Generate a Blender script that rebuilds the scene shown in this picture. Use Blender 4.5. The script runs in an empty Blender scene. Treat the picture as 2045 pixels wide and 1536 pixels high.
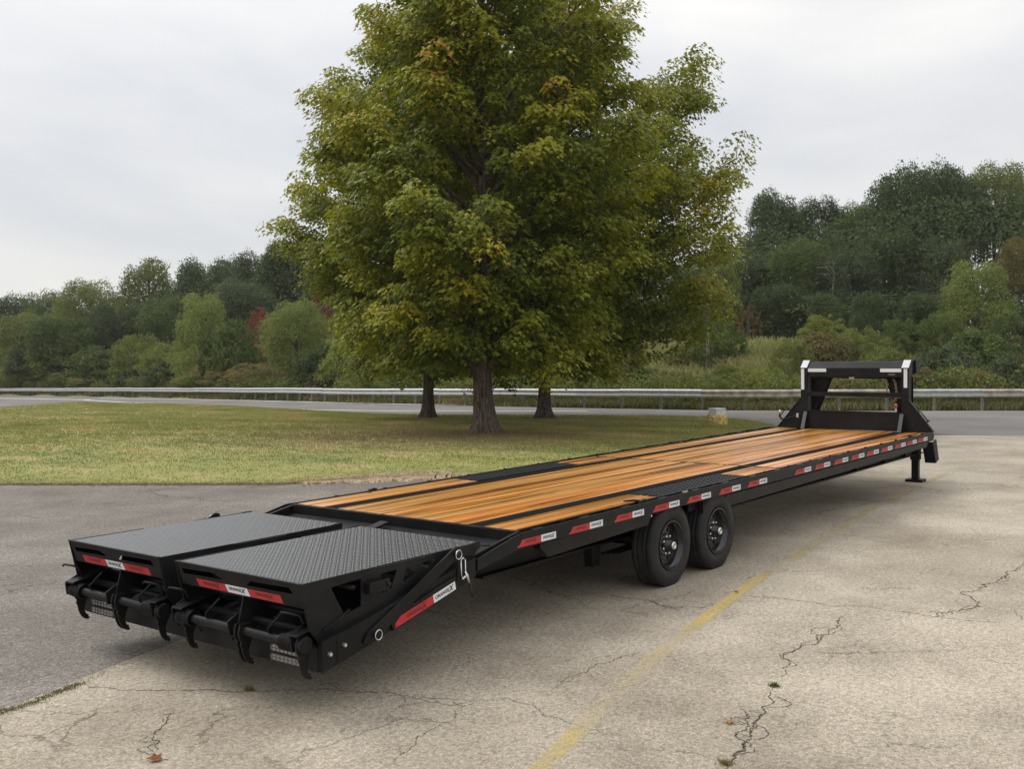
import bpy, bmesh, math, random
import numpy as np
from mathutils import Vector, Matrix

random.seed(7)
rng = np.random.default_rng(11)
scene = bpy.context.scene
COL = scene.collection
rad = math.radians

# ------------------------------------------------------------------ camera
CAM = np.array([-5.9881, -5.7593, 2.1384])
YAW, PITCH, ROLL, FPX = 0.6546, 0.0334, -0.0043, 2060.1
_f = np.array([math.cos(YAW) * math.cos(PITCH), math.sin(YAW) * math.cos(PITCH), -math.sin(PITCH)])
_r = np.array([math.sin(YAW), -math.cos(YAW), 0.0])
_u = np.cross(_r, _f)
_r, _u = math.cos(ROLL) * _r + math.sin(ROLL) * _u, -math.sin(ROLL) * _r + math.cos(ROLL) * _u
cam_data = bpy.data.cameras.new('camera')
cam = bpy.data.objects.new('camera', cam_data)
COL.objects.link(cam)
cam.matrix_world = Matrix(((_r[0], _u[0], -_f[0], CAM[0]), (_r[1], _u[1], -_f[1], CAM[1]),
                           (_r[2], _u[2], -_f[2], CAM[2]), (0, 0, 0, 1)))
cam_data.sensor_fit = 'HORIZONTAL'
cam_data.sensor_width = 36.0
cam_data.lens = FPX / 2045 * 36.0
cam_data.clip_start, cam_data.clip_end = 0.1, 3000
scene.camera = cam

# ------------------------------------------------------------------ sky, sun, exposure
SUN_EL, SUN_AZ = rad(52), YAW + rad(62)
world = bpy.data.worlds.new('World')
scene.world = world
world.use_nodes = True
wn, wl = world.node_tree.nodes, world.node_tree.links
wn.clear()
w_out = wn.new('ShaderNodeOutputWorld')
w_mix = wn.new('ShaderNodeMixShader')
w_sky = wn.new('ShaderNodeTexSky')
w_sky.sky_type = 'NISHITA'
w_sky.sun_disc = False
w_sky.sun_elevation = SUN_EL
w_sky.sun_rotation = math.pi / 2 - SUN_AZ
w_b1 = wn.new('ShaderNodeBackground')
w_b1.inputs['Strength'].default_value = 0.1
w_b2 = wn.new('ShaderNodeBackground')
w_tc = wn.new('ShaderNodeTexCoord')
w_map = wn.new('ShaderNodeMapping')
w_map.inputs['Scale'].default_value = (1.0, 1.0, 3.2)
w_n1 = wn.new('ShaderNodeTexNoise')
w_n1.inputs['Scale'].default_value = 2.6
w_n1.inputs['Detail'].default_value = 7
w_n1.inputs['Roughness'].default_value = 0.5
w_n1.inputs['Distortion'].default_value = 0.35
w_r = wn.new('ShaderNodeValToRGB')
w_r.color_ramp.elements[0].position = 0.32
w_r.color_ramp.elements[0].color = (0.585, 0.597, 0.622, 1)
w_r.color_ramp.elements[1].position = 0.68
w_r.color_ramp.elements[1].color = (0.775, 0.760, 0.735, 1)
w_sep = wn.new('ShaderNodeSeparateXYZ')
w_grad = wn.new('ShaderNodeMapRange')            # an overcast sky is brighter overhead than at the horizon
w_grad.inputs['From Min'].default_value = 0.0
w_grad.inputs['From Max'].default_value = 1.0
w_grad.inputs['To Min'].default_value = 0.86
w_grad.inputs['To Max'].default_value = 1.55
wl.new(w_tc.outputs['Generated'], w_map.inputs['Vector'])
wl.new(w_map.outputs['Vector'], w_n1.inputs['Vector'])
wl.new(w_n1.outputs['Fac'], w_r.inputs['Fac'])
wl.new(w_r.outputs['Color'], w_b2.inputs['Color'])
wl.new(w_tc.outputs['Generated'], w_sep.inputs['Vector'])
wl.new(w_sep.outputs['Z'], w_grad.inputs['Value'])
wl.new(w_grad.outputs['Result'], w_b2.inputs['Strength'])
wl.new(w_sky.outputs['Color'], w_b1.inputs['Color'])
w_mix.inputs['Fac'].default_value = 0.93
wl.new(w_b1.outputs['Background'], w_mix.inputs[1])
wl.new(w_b2.outputs['Background'], w_mix.inputs[2])
wl.new(w_mix.outputs['Shader'], w_out.inputs['Surface'])

sun_data = bpy.data.lights.new('sun', 'SUN')
sun_data.energy = 1.5
sun_data.angle = rad(35)
sun_data.color = (1.0, 0.965, 0.91)
sun = bpy.data.objects.new('sun', sun_data)
COL.objects.link(sun)
_sd = Vector((math.cos(SUN_EL) * math.cos(SUN_AZ), math.cos(SUN_EL) * math.sin(SUN_AZ), math.sin(SUN_EL)))
sun.rotation_euler = (-_sd).to_track_quat('-Z', 'Y').to_euler()
sun.location = _sd * 40

scene.view_settings.view_transform = 'Standard'
scene.view_settings.look = 'None'
scene.view_settings.exposure = 0.37
scene.view_settings.gamma = 1.0
scene.view_settings.use_curve_mapping = False
scene.cycles.max_bounces = 8
scene.cycles.transparent_max_bounces = 6

# ------------------------------------------------------------------ terrain
def sm(a, b, x):
    t = np.clip((np.asarray(x, float) - a) / (b - a), 0, 1)
    return t * t * (3 - 2 * t)

_cy, _sy = math.cos(YAW), math.sin(YAW)
def fl(x, y):
    dx, dy = np.asarray(x, float) - CAM[0], np.asarray(y, float) - CAM[1]
    return dx * _cy + dy * _sy, -dx * _sy + dy * _cy           # forward, left

def low(s, l):                                                  # ground falls away gently to the far left
    sl = np.clip(s, 0, 190)
    return -(0.017 * np.maximum(sl - 20, 0) + 0.021 * np.log1p(np.exp((np.clip(l, -200, 90)) / 4.0)) * 4.0 * sm(20, 46, sl))

_u_tab = np.array([-1.2, -0.45, -0.3, -0.2, 0.0, 0.15, 0.3, 0.42, 0.5, 0.62, 1.2])
_s_tab = np.array([40.0, 42.0, 42.5, 43.5, 49.0, 58.0, 78.0, 104.0, 126.0, 150.0, 170.0])
def rail_s(s, l):
    return np.interp(l / np.maximum(s, 1.0), _u_tab, _s_tab)

def G(x, y):
    s, l = fl(x, y)
    d = s - rail_s(s, l)
    bank = sm(0.5, 20, d) * 2.9 + sm(25, 90, d) * 3.0
    return low(s, l) + np.where(s > 5, bank, 0)

def ray(px, py):
    return _f + _r * (px - 1022.5) / FPX - _u * (py - 768.0) / FPX

def at(px, py):
    """the point of the ground seen under a pixel of the 2045 x 1536 photograph"""
    d = ray(px, py)
    lo, hi = 2.0, 6.0
    f = lambda t: CAM[2] + d[2] * t - float(G(CAM[0] + d[0] * t, CAM[1] + d[1] * t))
    while f(hi) > 0 and hi < 400:
        lo, hi = hi, hi * 1.06
    for _ in range(30):
        m = (lo + hi) / 2
        if f(m) > 0: lo = m
        else: hi = m
    return np.array([CAM[0] + d[0] * hi, CAM[1] + d[1] * hi])

def along(px, s):
    """plan position at forward distance s in the direction of column px"""
    l = -(px - 1022.5) / FPX * s
    return np.array([CAM[0] + s * _cy - l * _sy, CAM[1] + s * _sy + l * _cy])

def height_at(py, s):
    return CAM[2] + (699.0 - py) / FPX * s

# ------------------------------------------------------------------ materials
def new_mat(name):
    m = bpy.data.materials.new(name)
    m.use_nodes = True
    nt = m.node_tree
    return m, nt.nodes, nt.links, nt.nodes['Principled BSDF']

def plain(name, color, rough=0.5, metal=0.0, spec=0.5, bump=0.0, bscale=40.0, var=0.0):
    m, n, l, b = new_mat(name)
    b.inputs['Base Color'].default_value = (*color, 1)
    b.inputs['Roughness'].default_value = rough
    b.inputs['Metallic'].default_value = metal
    b.inputs['Specular IOR Level'].default_value = spec
    if bump or var:
        tc = n.new('ShaderNodeTexCoord')
        tx = n.new('ShaderNodeTexNoise')
        tx.inputs['Scale'].default_value = bscale
        tx.inputs['Detail'].default_value = 5
        l.new(tc.outputs['Object'], tx.inputs['Vector'])
        if bump:
            bp = n.new('ShaderNodeBump')
            bp.inputs['Strength'].default_value = bump
            bp.inputs['Distance'].default_value = 0.01
            l.new(tx.outputs['Fac'], bp.inputs['Height'])
            l.new(bp.outputs['Normal'], b.inputs['Normal'])
        if var:
            r = n.new('ShaderNodeValToRGB')
            r.color_ramp.elements[0].position = 0.35
            r.color_ramp.elements[1].position = 0.7
            r.color_ramp.elements[0].color = (*[c * (1 - var) for c in color], 1)
            r.color_ramp.elements[1].color = (*[min(1, c * (1 + var)) for c in color], 1)
            l.new(tx.outputs['Fac'], r.inputs['Fac'])
            l.new(r.outputs['Color'], b.inputs['Base Color'])
            mr = n.new('ShaderNodeMapRange')
            mr.inputs['To Min'].default_value = max(0.05, rough - 0.1)
            mr.inputs['To Max'].default_value = min(1, rough + 0.12)
            l.new(tx.outputs['Fac'], mr.inputs['Value'])
            l.new(mr.outputs['Result'], b.inputs['Roughness'])
    return m

BLACK = plain('black_paint', (0.0075, 0.0075, 0.008), 0.44, 0, 0.2, 0.03, 60, 0.25)
def dusty(m, dust, amount):
    """road dust and scuffs over a paint: slightly paler, duller patches"""
    n, l = m.node_tree.nodes, m.node_tree.links
    b = n['Principled BSDF']
    src = b.inputs['Base Color'].links[0].from_socket
    tc = n.new('ShaderNodeTexCoord')
    t = n.new('ShaderNodeTexNoise'); t.inputs['Scale'].default_value = 3.2; t.inputs['Detail'].default_value = 9; t.inputs['Roughness'].default_value = 0.72
    l.new(tc.outputs['Object'], t.inputs['Vector'])
    r = n.new('ShaderNodeMapRange'); r.inputs['From Min'].default_value = 0.46; r.inputs['From Max'].default_value = 0.78
    r.inputs['To Max'].default_value = amount
    l.new(t.outputs['Fac'], r.inputs['Value'])
    x = n.new('ShaderNodeMix'); x.data_type = 'RGBA'
    l.new(r.outputs['Result'], x.inputs['Factor']); l.new(src, x.inputs['A']); x.inputs['B'].default_value = (*dust, 1)
    l.new(x.outputs['Result'], b.inputs['Base Color'])
dusty(BLACK, (0.10, 0.092, 0.082), 0.16)
STRIP = plain('matt_black_steel', (0.009, 0.009, 0.009), 0.9, 0, 0.05)
TREADL = plain('black_lug_paint', (0.022, 0.023, 0.024), 0.34, 0, 0.45)
TREADB = plain('black_plate_paint', (0.008, 0.009, 0.009), 0.36, 0, 0.5, 0.02, 30, 0.2)
TREAD = plain('sky_glint_tread_paint', (0.085, 0.087, 0.092), 0.30, 0, 1.0, 0.02, 30, 0.2)  # black lug paint, its colour lightened to imitate sky glints
_b = TREAD.node_tree.nodes['Principled BSDF']
_b.inputs['Coat Weight'].default_value = 1.0
_b.inputs['Coat Roughness'].default_value = 0.2
_b.inputs['Coat IOR'].default_value = 2.3
RUBBER = plain('tyre_rubber', (0.016, 0.016, 0.016), 0.72, 0, 0.35, 0.08, 90, 0.3)
RIMB = plain('gloss_black_rim', (0.013, 0.013, 0.0135), 0.22, 0, 0.6)
dusty(RUBBER, (0.16, 0.145, 0.12), 0.25)
ZINC = plain('zinc_plate', (0.72, 0.72, 0.70), 0.28, 1.0)
CHROME = plain('chrome', (0.62, 0.62, 0.62), 0.2, 1.0)
GOLDCH = plain('yellow_zinc', (0.62, 0.50, 0.28), 0.4, 1.0)
ORANGE = plain('red_orange_paint', (0.50, 0.085, 0.03), 0.45)
REDT = plain('red_reflective_tape', (0.46, 0.018, 0.022), 0.38, 0, 0.5, 0.05, 200)
WHITET = plain('white_reflective_tape', (0.72, 0.74, 0.77), 0.35, 0, 0.5, 0.05, 200)
INK = plain('black_print', (0.012, 0.012, 0.013), 0.45)
RINK = plain('dark_print_on_red', (0.07, 0.008, 0.010), 0.45)
LENS = plain('clear_lamp_lens', (0.10, 0.095, 0.095), 0.2, 0.0, 0.6)
FACET = plain('lamp_facets', (0.30, 0.29, 0.285), 0.3, 0.3, 0.5)
POSTM = plain('weathered_post', (0.20, 0.19, 0.17), 0.75, 0.1, 0.3, 0.02, 8, 0.25)
GALV = plain('galvanised_steel', (0.43, 0.445, 0.44), 0.55, 0.4, 0.5, 0.02, 8, 0.18)
BOXW = plain('pale_grey_enamel', (0.55, 0.57, 0.58), 0.5, 0, 0.5, 0.02, 12, 0.08)
STONE = plain('mossy_ochre_concrete', (0.47, 0.33, 0.12), 0.9, 0, 0.3, 0.5, 14, 0.45)
DEADLEAF = plain('dead_leaf', (0.17, 0.062, 0.026), 0.7, 0, 0.3, 0.2, 60, 0.4)
TANLEAF = plain('tan_dead_leaf', (0.30, 0.15, 0.06), 0.7, 0, 0.3, 0.2, 60, 0.4)
CRACK = plain('crack_dirt', (0.095, 0.084, 0.068), 0.95, 0, 0.1, 0.4, 60, 0.5)

def wood_mat():
    m, n, l, b = new_mat('oiled_pine')
    tc = n.new('ShaderNodeTexCoord')
    oi = n.new('ShaderNodeObjectInfo')
    add = n.new('ShaderNodeVectorMath'); add.operation = 'ADD'
    mul = n.new('ShaderNodeVectorMath'); mul.operation = 'SCALE'
    mul.inputs['Scale'].default_value = 37.0
    comb = n.new('ShaderNodeCombineXYZ')
    for k in range(3): l.new(oi.outputs['Random'], comb.inputs[k])
    l.new(comb.outputs['Vector'], mul.inputs[0])
    l.new(tc.outputs['Object'], add.inputs[0]); l.new(mul.outputs['Vector'], add.inputs[1])
    mp = n.new('ShaderNodeMapping'); mp.inputs['Scale'].default_value = (0.22, 8, 4)
    l.new(add.outputs['Vector'], mp.inputs['Vector'])
    n1 = n.new('ShaderNodeTexNoise'); n1.inputs['Scale'].default_value = 1.3; n1.inputs['Detail'].default_value = 6
    n1.inputs['Distortion'].default_value = 0.8
    l.new(mp.outputs['Vector'], n1.inputs['Vector'])
    mp2 = n.new('ShaderNodeMapping'); mp2.inputs['Scale'].default_value = (1.2, 60, 8)
    l.new(add.outputs['Vector'], mp2.inputs['Vector'])
    n2 = n.new('ShaderNodeTexNoise'); n2.inputs['Scale'].default_value = 1.6; n2.inputs['Detail'].default_value = 5
    l.new(mp2.outputs['Vector'], n2.inputs['Vector'])
    r = n.new('ShaderNodeValToRGB')  # wood tones; pale and dark bands also paint in sky reflections
    e = r.color_ramp.elements
    e[0].position = 0.36; e[0].color = (0.165, 0.052, 0.007, 1)
    e[1].position = 0.66; e[1].color = (0.72, 0.37, 0.125, 1)
    q = e.new(0.48); q.color = (0.50, 0.198, 0.027, 1)
    l.new(n1.outputs['Fac'], r.inputs['Fac'])
    r2 = n.new('ShaderNodeValToRGB')
    r2.color_ramp.elements[0].position = 0.36; r2.color_ramp.elements[0].color = (0.55, 0.42, 0.34, 1)
    r2.color_ramp.elements[1].position = 0.60; r2.color_ramp.elements[1].color = (1.08, 1.05, 1.0, 1)
    l.new(n2.outputs['Fac'], r2.inputs['Fac'])
    mx = n.new('ShaderNodeMix'); mx.data_type = 'RGBA'; mx.blend_type = 'MULTIPLY'
    mx.inputs['Factor'].default_value = 0.5
    l.new(r.outputs['Color'], mx.inputs['A']); l.new(r2.outputs['Color'], mx.inputs['B'])
    # sparse knots
    vo = n.new('ShaderNodeTexVoronoi'); vo.inputs['Scale'].default_value = 1.0
    mp3 = n.new('ShaderNodeMapping'); mp3.inputs['Scale'].default_value = (1.5, 5.0, 0.1)
    l.new(add.outputs['Vector'], mp3.inputs['Vector']); l.new(mp3.outputs['Vector'], vo.inputs['Vector'])
    kr = n.new('ShaderNodeValToRGB')
    kr.color_ramp.elements[0].position = 0.03; kr.color_ramp.elements[0].color = (0.12, 0.07, 0.05, 1)
    kr.color_ramp.elements[1].position = 0.10; kr.color_ramp.elements[1].color = (1, 1, 1, 1)
    l.new(vo.outputs['Distance'], kr.inputs['Fac'])
    mk = n.new('ShaderNodeMix'); mk.data_type = 'RGBA'; mk.blend_type = 'MULTIPLY'; mk.inputs['Factor'].default_value = 0.75
    l.new(mx.outputs['Result'], mk.inputs['A']); l.new(kr.outputs['Color'], mk.inputs['B'])
    hs = n.new('ShaderNodeHueSaturation')
    mr = n.new('ShaderNodeMapRange'); mr.inputs['To Min'].default_value = 0.78; mr.inputs['To Max'].default_value = 1.18
    l.new(oi.outputs['Random'], mr.inputs['Value']); l.new(mr.outputs['Result'], hs.inputs['Value'])
    mh = n.new('ShaderNodeMapRange'); mh.inputs['To Min'].default_value = 0.506; mh.inputs['To Max'].default_value = 0.495; hs.inputs['Saturation'].default_value = 1.0
    l.new(comb.outputs['Vector'], mh.inputs['Value']); l.new(mh.outputs['Result'], hs.inputs['Hue'])
    l.new(mk.outputs['Result'], hs.inputs['Color'])
    l.new(hs.outputs['Color'], b.inputs['Base Color'])
    mrr = n.new('ShaderNodeMapRange'); mrr.inputs['To Min'].default_value = 0.17; mrr.inputs['To Max'].default_value = 0.36
    l.new(n1.outputs['Fac'], mrr.inputs['Value']); l.new(mrr.outputs['Result'], b.inputs['Roughness'])
    bp = n.new('ShaderNodeBump'); bp.inputs['Strength'].default_value = 0.25; bp.inputs['Distance'].default_value = 0.004
    l.new(n2.outputs['Fac'], bp.inputs['Height']); l.new(bp.outputs['Normal'], b.inputs['Normal'])
    return m
WOOD = wood_mat()

def ground_mat(name, c_dark, c_mid, c_light, pebble_scale, blot_scale, rough=0.92, stain=0.6, bump=0.5, speck=1.0, cracks=False):
    """worn paving: blotches, a fine aggregate of pale and dark stones, relief"""
    m, n, l, b = new_mat(name)
    tc = n.new('ShaderNodeTexCoord')
    nb = n.new('ShaderNodeTexNoise'); nb.inputs['Scale'].default_value = blot_scale; nb.inputs['Detail'].default_value = 8
    nb.inputs['Roughness'].default_value = 0.65
    l.new(tc.outputs['Object'], nb.inputs['Vector'])
    r = n.new('ShaderNodeValToRGB')
    e = r.color_ramp.elements
    e[0].position = 0.30; e[0].color = (*c_dark, 1)
    e[1].position = 0.70; e[1].color = (*c_light, 1)
    q = e.new(0.5); q.color = (*c_mid, 1)
    l.new(nb.outputs['Fac'], r.inputs['Fac'])
    vo = n.new('ShaderNodeTexVoronoi'); vo.inputs['Scale'].default_value = pebble_scale
    l.new(tc.outputs['Object'], vo.inputs['Vector'])
    sp = n.new('ShaderNodeSeparateColor'); l.new(vo.outputs['Color'], sp.inputs['Color'])
    rp = n.new('ShaderNodeValToRGB')
    e = rp.color_ramp.elements
    e[0].position = 0.0; e[0].color = (1 - 0.55 * speck,) * 3 + (1,)
    e[1].position = 1.0; e[1].color = (1 + 0.75 * speck, 1 + 0.7 * speck, 1 + 0.6 * speck, 1)
    q = e.new(0.22); q.color = (0.92, 0.92, 0.92, 1)
    q = e.new(0.78); q.color = (1.03, 1.03, 1.03, 1)
    l.new(sp.outputs['Red'], rp.inputs['Fac'])
    nf = n.new('ShaderNodeTexNoise'); nf.inputs['Scale'].default_value = pebble_scale * 0.23; nf.inputs['Detail'].default_value = 6
    nf.inputs['Roughness'].default_value = 0.75
    l.new(tc.outputs['Object'], nf.inputs['Vector'])
    rf = n.new('ShaderNodeValToRGB')
    rf.color_ramp.elements[0].position = 0.36; rf.color_ramp.elements[0].color = (0.52, 0.50, 0.48, 1)
    rf.color_ramp.elements[1].position = 0.56; rf.color_ramp.elements[1].color = (1.06, 1.06, 1.06, 1)
    l.new(nf.outputs['Fac'], rf.inputs['Fac'])
    m1 = n.new('ShaderNodeMix'); m1.data_type = 'RGBA'; m1.blend_type = 'MULTIPLY'; m1.inputs['Factor'].default_value = 0.9
    l.new(r.outputs['Color'], m1.inputs['A']); l.new(rp.outputs['Color'], m1.inputs['B'])
    m2 = n.new('ShaderNodeMix'); m2.data_type = 'RGBA'; m2.blend_type = 'MULTIPLY'; m2.inputs['Factor'].default_value = stain
    l.new(m1.outputs['Result'], m2.inputs['A']); l.new(rf.outputs['Color'], m2.inputs['B'])
    nl_ = n.new('ShaderNodeTexNoise'); nl_.inputs['Scale'].default_value = 0.22; nl_.inputs['Detail'].default_value = 5; nl_.inputs['Distortion'].default_value = 1.2
    l.new(tc.outputs['Object'], nl_.inputs['Vector'])
    rl = n.new('ShaderNodeValToRGB')
    rl.color_ramp.elements[0].position = 0.38; rl.color_ramp.elements[0].color = (0.80, 0.79, 0.775, 1)
    rl.color_ramp.elements[1].position = 0.62; rl.color_ramp.elements[1].color = (1.05, 1.05, 1.05, 1)
    l.new(nl_.outputs['Fac'], rl.inputs['Fac'])
    np_ = n.new('ShaderNodeTexNoise'); np_.inputs['Scale'].default_value = pebble_scale * 0.55; np_.inputs['Detail'].default_value = 4; np_.inputs['Roughness'].default_value = 0.8
    l.new(tc.outputs['Object'], np_.inputs['Vector'])
    rq = n.new('ShaderNodeValToRGB')
    rq.color_ramp.elements[0].position = 0.33; rq.color_ramp.elements[0].color = (0.35, 0.33, 0.31, 1)
    rq.color_ramp.elements[1].position = 0.42; rq.color_ramp.elements[1].color = (1.0, 1.0, 1.0, 1)
    l.new(np_.outputs['Fac'], rq.inputs['Fac'])
    m3 = n.new('ShaderNodeMix'); m3.data_type = 'RGBA'; m3.blend_type = 'MULTIPLY'; m3.inputs['Factor'].default_value = 1.0 if cracks else 0.3
    l.new(m2.outputs['Result'], m3.inputs['A']); l.new(rl.outputs['Color'], m3.inputs['B'])
    m4 = n.new('ShaderNodeMix'); m4.data_type = 'RGBA'; m4.blend_type = 'MULTIPLY'; m4.inputs['Factor'].default_value = 0.85 if cracks else 0.0
    l.new(m3.outputs['Result'], m4.inputs['A']); l.new(rq.outputs['Color'], m4.inputs['B'])
    last = m4.outputs['Result']
    if cracks:                                      # hairline crazing, dirt in the lines
        wv = n.new('ShaderNodeTexNoise'); wv.inputs['Scale'].default_value = 3.0; wv.inputs['Detail'].default_value = 8; wv.inputs['Roughness'].default_value = 0.7
        l.new(tc.outputs['Object'], wv.inputs['Vector'])
        va = n.new('ShaderNodeVectorMath'); va.operation = 'MULTIPLY_ADD'; va.inputs[1].default_value = (0.5, 0.5, 0.0)
        l.new(wv.outputs['Color'], va.inputs[0]); l.new(tc.outputs['Object'], va.inputs[2])
        for sc, wid, thr, dark in ((0.42, 0.0026, 0.44, 0.45), (1.5, 0.0065, 0.50, 0.55)):
            v2 = n.new('ShaderNodeTexVoronoi'); v2.feature = 'DISTANCE_TO_EDGE'; v2.inputs['Scale'].default_value = sc
            l.new(va.outputs['Vector'], v2.inputs['Vector'])
            r2 = n.new('ShaderNodeMapRange'); r2.inputs['From Min'].default_value = wid * 0.4; r2.inputs['From Max'].default_value = wid * 1.25
            r2.inputs['To Min'].default_value = 1.0; r2.inputs['To Max'].default_value = 0.0
            l.new(v2.outputs['Distance'], r2.inputs['Value'])
            nm = n.new('ShaderNodeTexNoise'); nm.inputs['Scale'].default_value = 0.8 * sc + 0.5; nm.inputs['Detail'].default_value = 3
            l.new(tc.outputs['Object'], nm.inputs['Vector'])
            r3 = n.new('ShaderNodeMapRange'); r3.inputs['From Min'].default_value = thr; r3.inputs['From Max'].default_value = thr + 0.12
            l.new(nm.outputs['Fac'], r3.inputs['Value'])
            mm = n.new('ShaderNodeMath'); mm.operation = 'MULTIPLY'
            l.new(r2.outputs['Result'], mm.inputs[0]); l.new(r3.outputs['Result'], mm.inputs[1])
            mk = n.new('ShaderNodeMix'); mk.data_type = 'RGBA'; mk.blend_type = 'MULTIPLY'
            l.new(mm.outputs['Value'], mk.inputs['Factor']); l.new(last, mk.inputs['A']); mk.inputs['B'].default_value = (dark, dark * 0.97, dark * 0.93, 1)
            last = mk.outputs['Result']
    l.new(last, b.inputs['Base Color'])
    b.inputs['Roughness'].default_value = rough
    b.inputs['Specular IOR Level'].default_value = 0.25
    bp = n.new('ShaderNodeBump'); bp.inputs['Strength'].default_value = bump; bp.inputs['Distance'].default_value = 0.006
    ad = n.new('ShaderNodeMath'); ad.operation = 'ADD'
    l.new(vo.outputs['Distance'], ad.inputs[0]); l.new(nf.outputs['Fac'], ad.inputs[1])
    l.new(ad.outputs['Value'], bp.inputs['Height']); l.new(bp.outputs['Normal'], b.inputs['Normal'])
    return m
CONCRETE = ground_mat('worn_aggregate_concrete', (0.275, 0.237, 0.185), (0.435, 0.384, 0.308), (0.54, 0.484, 0.395), 130, 0.55, stain=0.75, speck=0.68, cracks=True)
ASPHALT = ground_mat('weathered_asphalt', (0.165, 0.150, 0.134), (0.225, 0.206, 0.186), (0.29, 0.267, 0.24), 110, 0.8, stain=0.75, speck=1.1, cracks=True)
ROADM = ground_mat('road_asphalt', (0.15, 0.142, 0.136), (0.185, 0.176, 0.168), (0.22, 0.21, 0.20), 60, 0.25, stain=0.3, speck=0.5)
SOIL = ground_mat('field_soil', (0.14, 0.135, 0.055), (0.21, 0.195, 0.085), (0.28, 0.25, 0.12), 20, 0.3, stain=0.5)
GRAVELM = ground_mat('dry_thatch', (0.24, 0.16, 0.10), (0.36, 0.28, 0.19), (0.46, 0.38, 0.28), 60, 3.0, stain=0.8)

def lawn_mat(name, blade):
    m, n, l, b = new_mat(name)
    ge = n.new('ShaderNodeNewGeometry')
    n1 = n.new('ShaderNodeTexNoise'); n1.inputs['Scale'].default_value = 0.33; n1.inputs['Detail'].default_value = 7
    n1.inputs['Roughness'].default_value = 0.68
    mp = n.new('ShaderNodeMapping'); mp.inputs['Rotation'].default_value = (0, 0, -YAW); mp.inputs['Scale'].default_value = (1.6, 0.8, 1)
    l.new(ge.outputs['Position'], mp.inputs['Vector'])
    l.new(mp.outputs['Vector'], n1.inputs['Vector'])
    r = n.new('ShaderNodeValToRGB')
    e = r.color_ramp.elements
    e[0].position = 0.34; e[0].color = (0.17, 0.20, 0.060, 1)
    e[1].position = 0.66; e[1].color = (0.42, 0.315, 0.165, 1)
    q = e.new(0.54); q.color = (0.28, 0.280, 0.092, 1)
    l.new(n1.outputs['Fac'], r.inputs['Fac'])
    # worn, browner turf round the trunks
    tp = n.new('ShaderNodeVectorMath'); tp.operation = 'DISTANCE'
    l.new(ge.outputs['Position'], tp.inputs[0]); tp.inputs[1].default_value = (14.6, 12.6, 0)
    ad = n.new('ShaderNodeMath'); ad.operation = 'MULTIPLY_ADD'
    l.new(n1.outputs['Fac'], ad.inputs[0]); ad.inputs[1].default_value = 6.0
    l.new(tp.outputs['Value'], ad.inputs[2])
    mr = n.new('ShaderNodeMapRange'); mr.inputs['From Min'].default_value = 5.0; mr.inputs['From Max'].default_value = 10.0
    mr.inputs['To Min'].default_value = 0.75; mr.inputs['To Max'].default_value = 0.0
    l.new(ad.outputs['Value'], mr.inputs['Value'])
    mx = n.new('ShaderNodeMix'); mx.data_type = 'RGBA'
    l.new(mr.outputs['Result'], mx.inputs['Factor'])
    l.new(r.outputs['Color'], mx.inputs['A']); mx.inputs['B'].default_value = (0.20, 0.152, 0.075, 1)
    if blade:
        at_ = n.new('ShaderNodeAttribute'); at_.attribute_name = 'tint'
        hs = n.new('ShaderNodeHueSaturation')
        m1 = n.new('ShaderNodeMapRange'); m1.inputs['To Min'].default_value = 0.75; m1.inputs['To Max'].default_value = 1.35
        m2 = n.new('ShaderNodeMapRange'); m2.inputs['To Min'].default_value = 0.515; m2.inputs['To Max'].default_value = 0.475
        l.new(at_.outputs['Fac'], m1.inputs['Value']); l.new(at_.outputs['Fac'], m2.inputs['Value'])
        l.new(m1.outputs['Result'], hs.inputs['Value']); l.new(m2.outputs['Result'], hs.inputs['Hue'])
        l.new(mx.outputs['Result'], hs.inputs['Color']); l.new(hs.outputs['Color'], b.inputs['Base Color'])
    else:
        hs = n.new('ShaderNodeHueSaturation'); hs.inputs['Value'].default_value = 0.95
        l.new(mx.outputs['Result'], hs.inputs['Color']); l.new(hs.outputs['Color'], b.inputs['Base Color'])
    b.inputs['Roughness'].default_value = 0.8
    b.inputs['Specular IOR Level'].default_value = 0.2
    if blade:
        tr = n.new('ShaderNodeBsdfTranslucent'); ms = n.new('ShaderNodeMixShader'); ms.inputs['Fac'].default_value = 0.45
        l.new(hs.outputs['Color'], tr.inputs['Color'])
        l.new(b.outputs['BSDF'], ms.inputs[1]); l.new(tr.outputs['BSDF'], ms.inputs[2])
        l.new(ms.outputs['Shader'], n['Material Output'].inputs['Surface'])
    return m
LAWNM, BLADEM = lawn_mat('lawn_turf', False), lawn_mat('lawn_blades', True)

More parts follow.
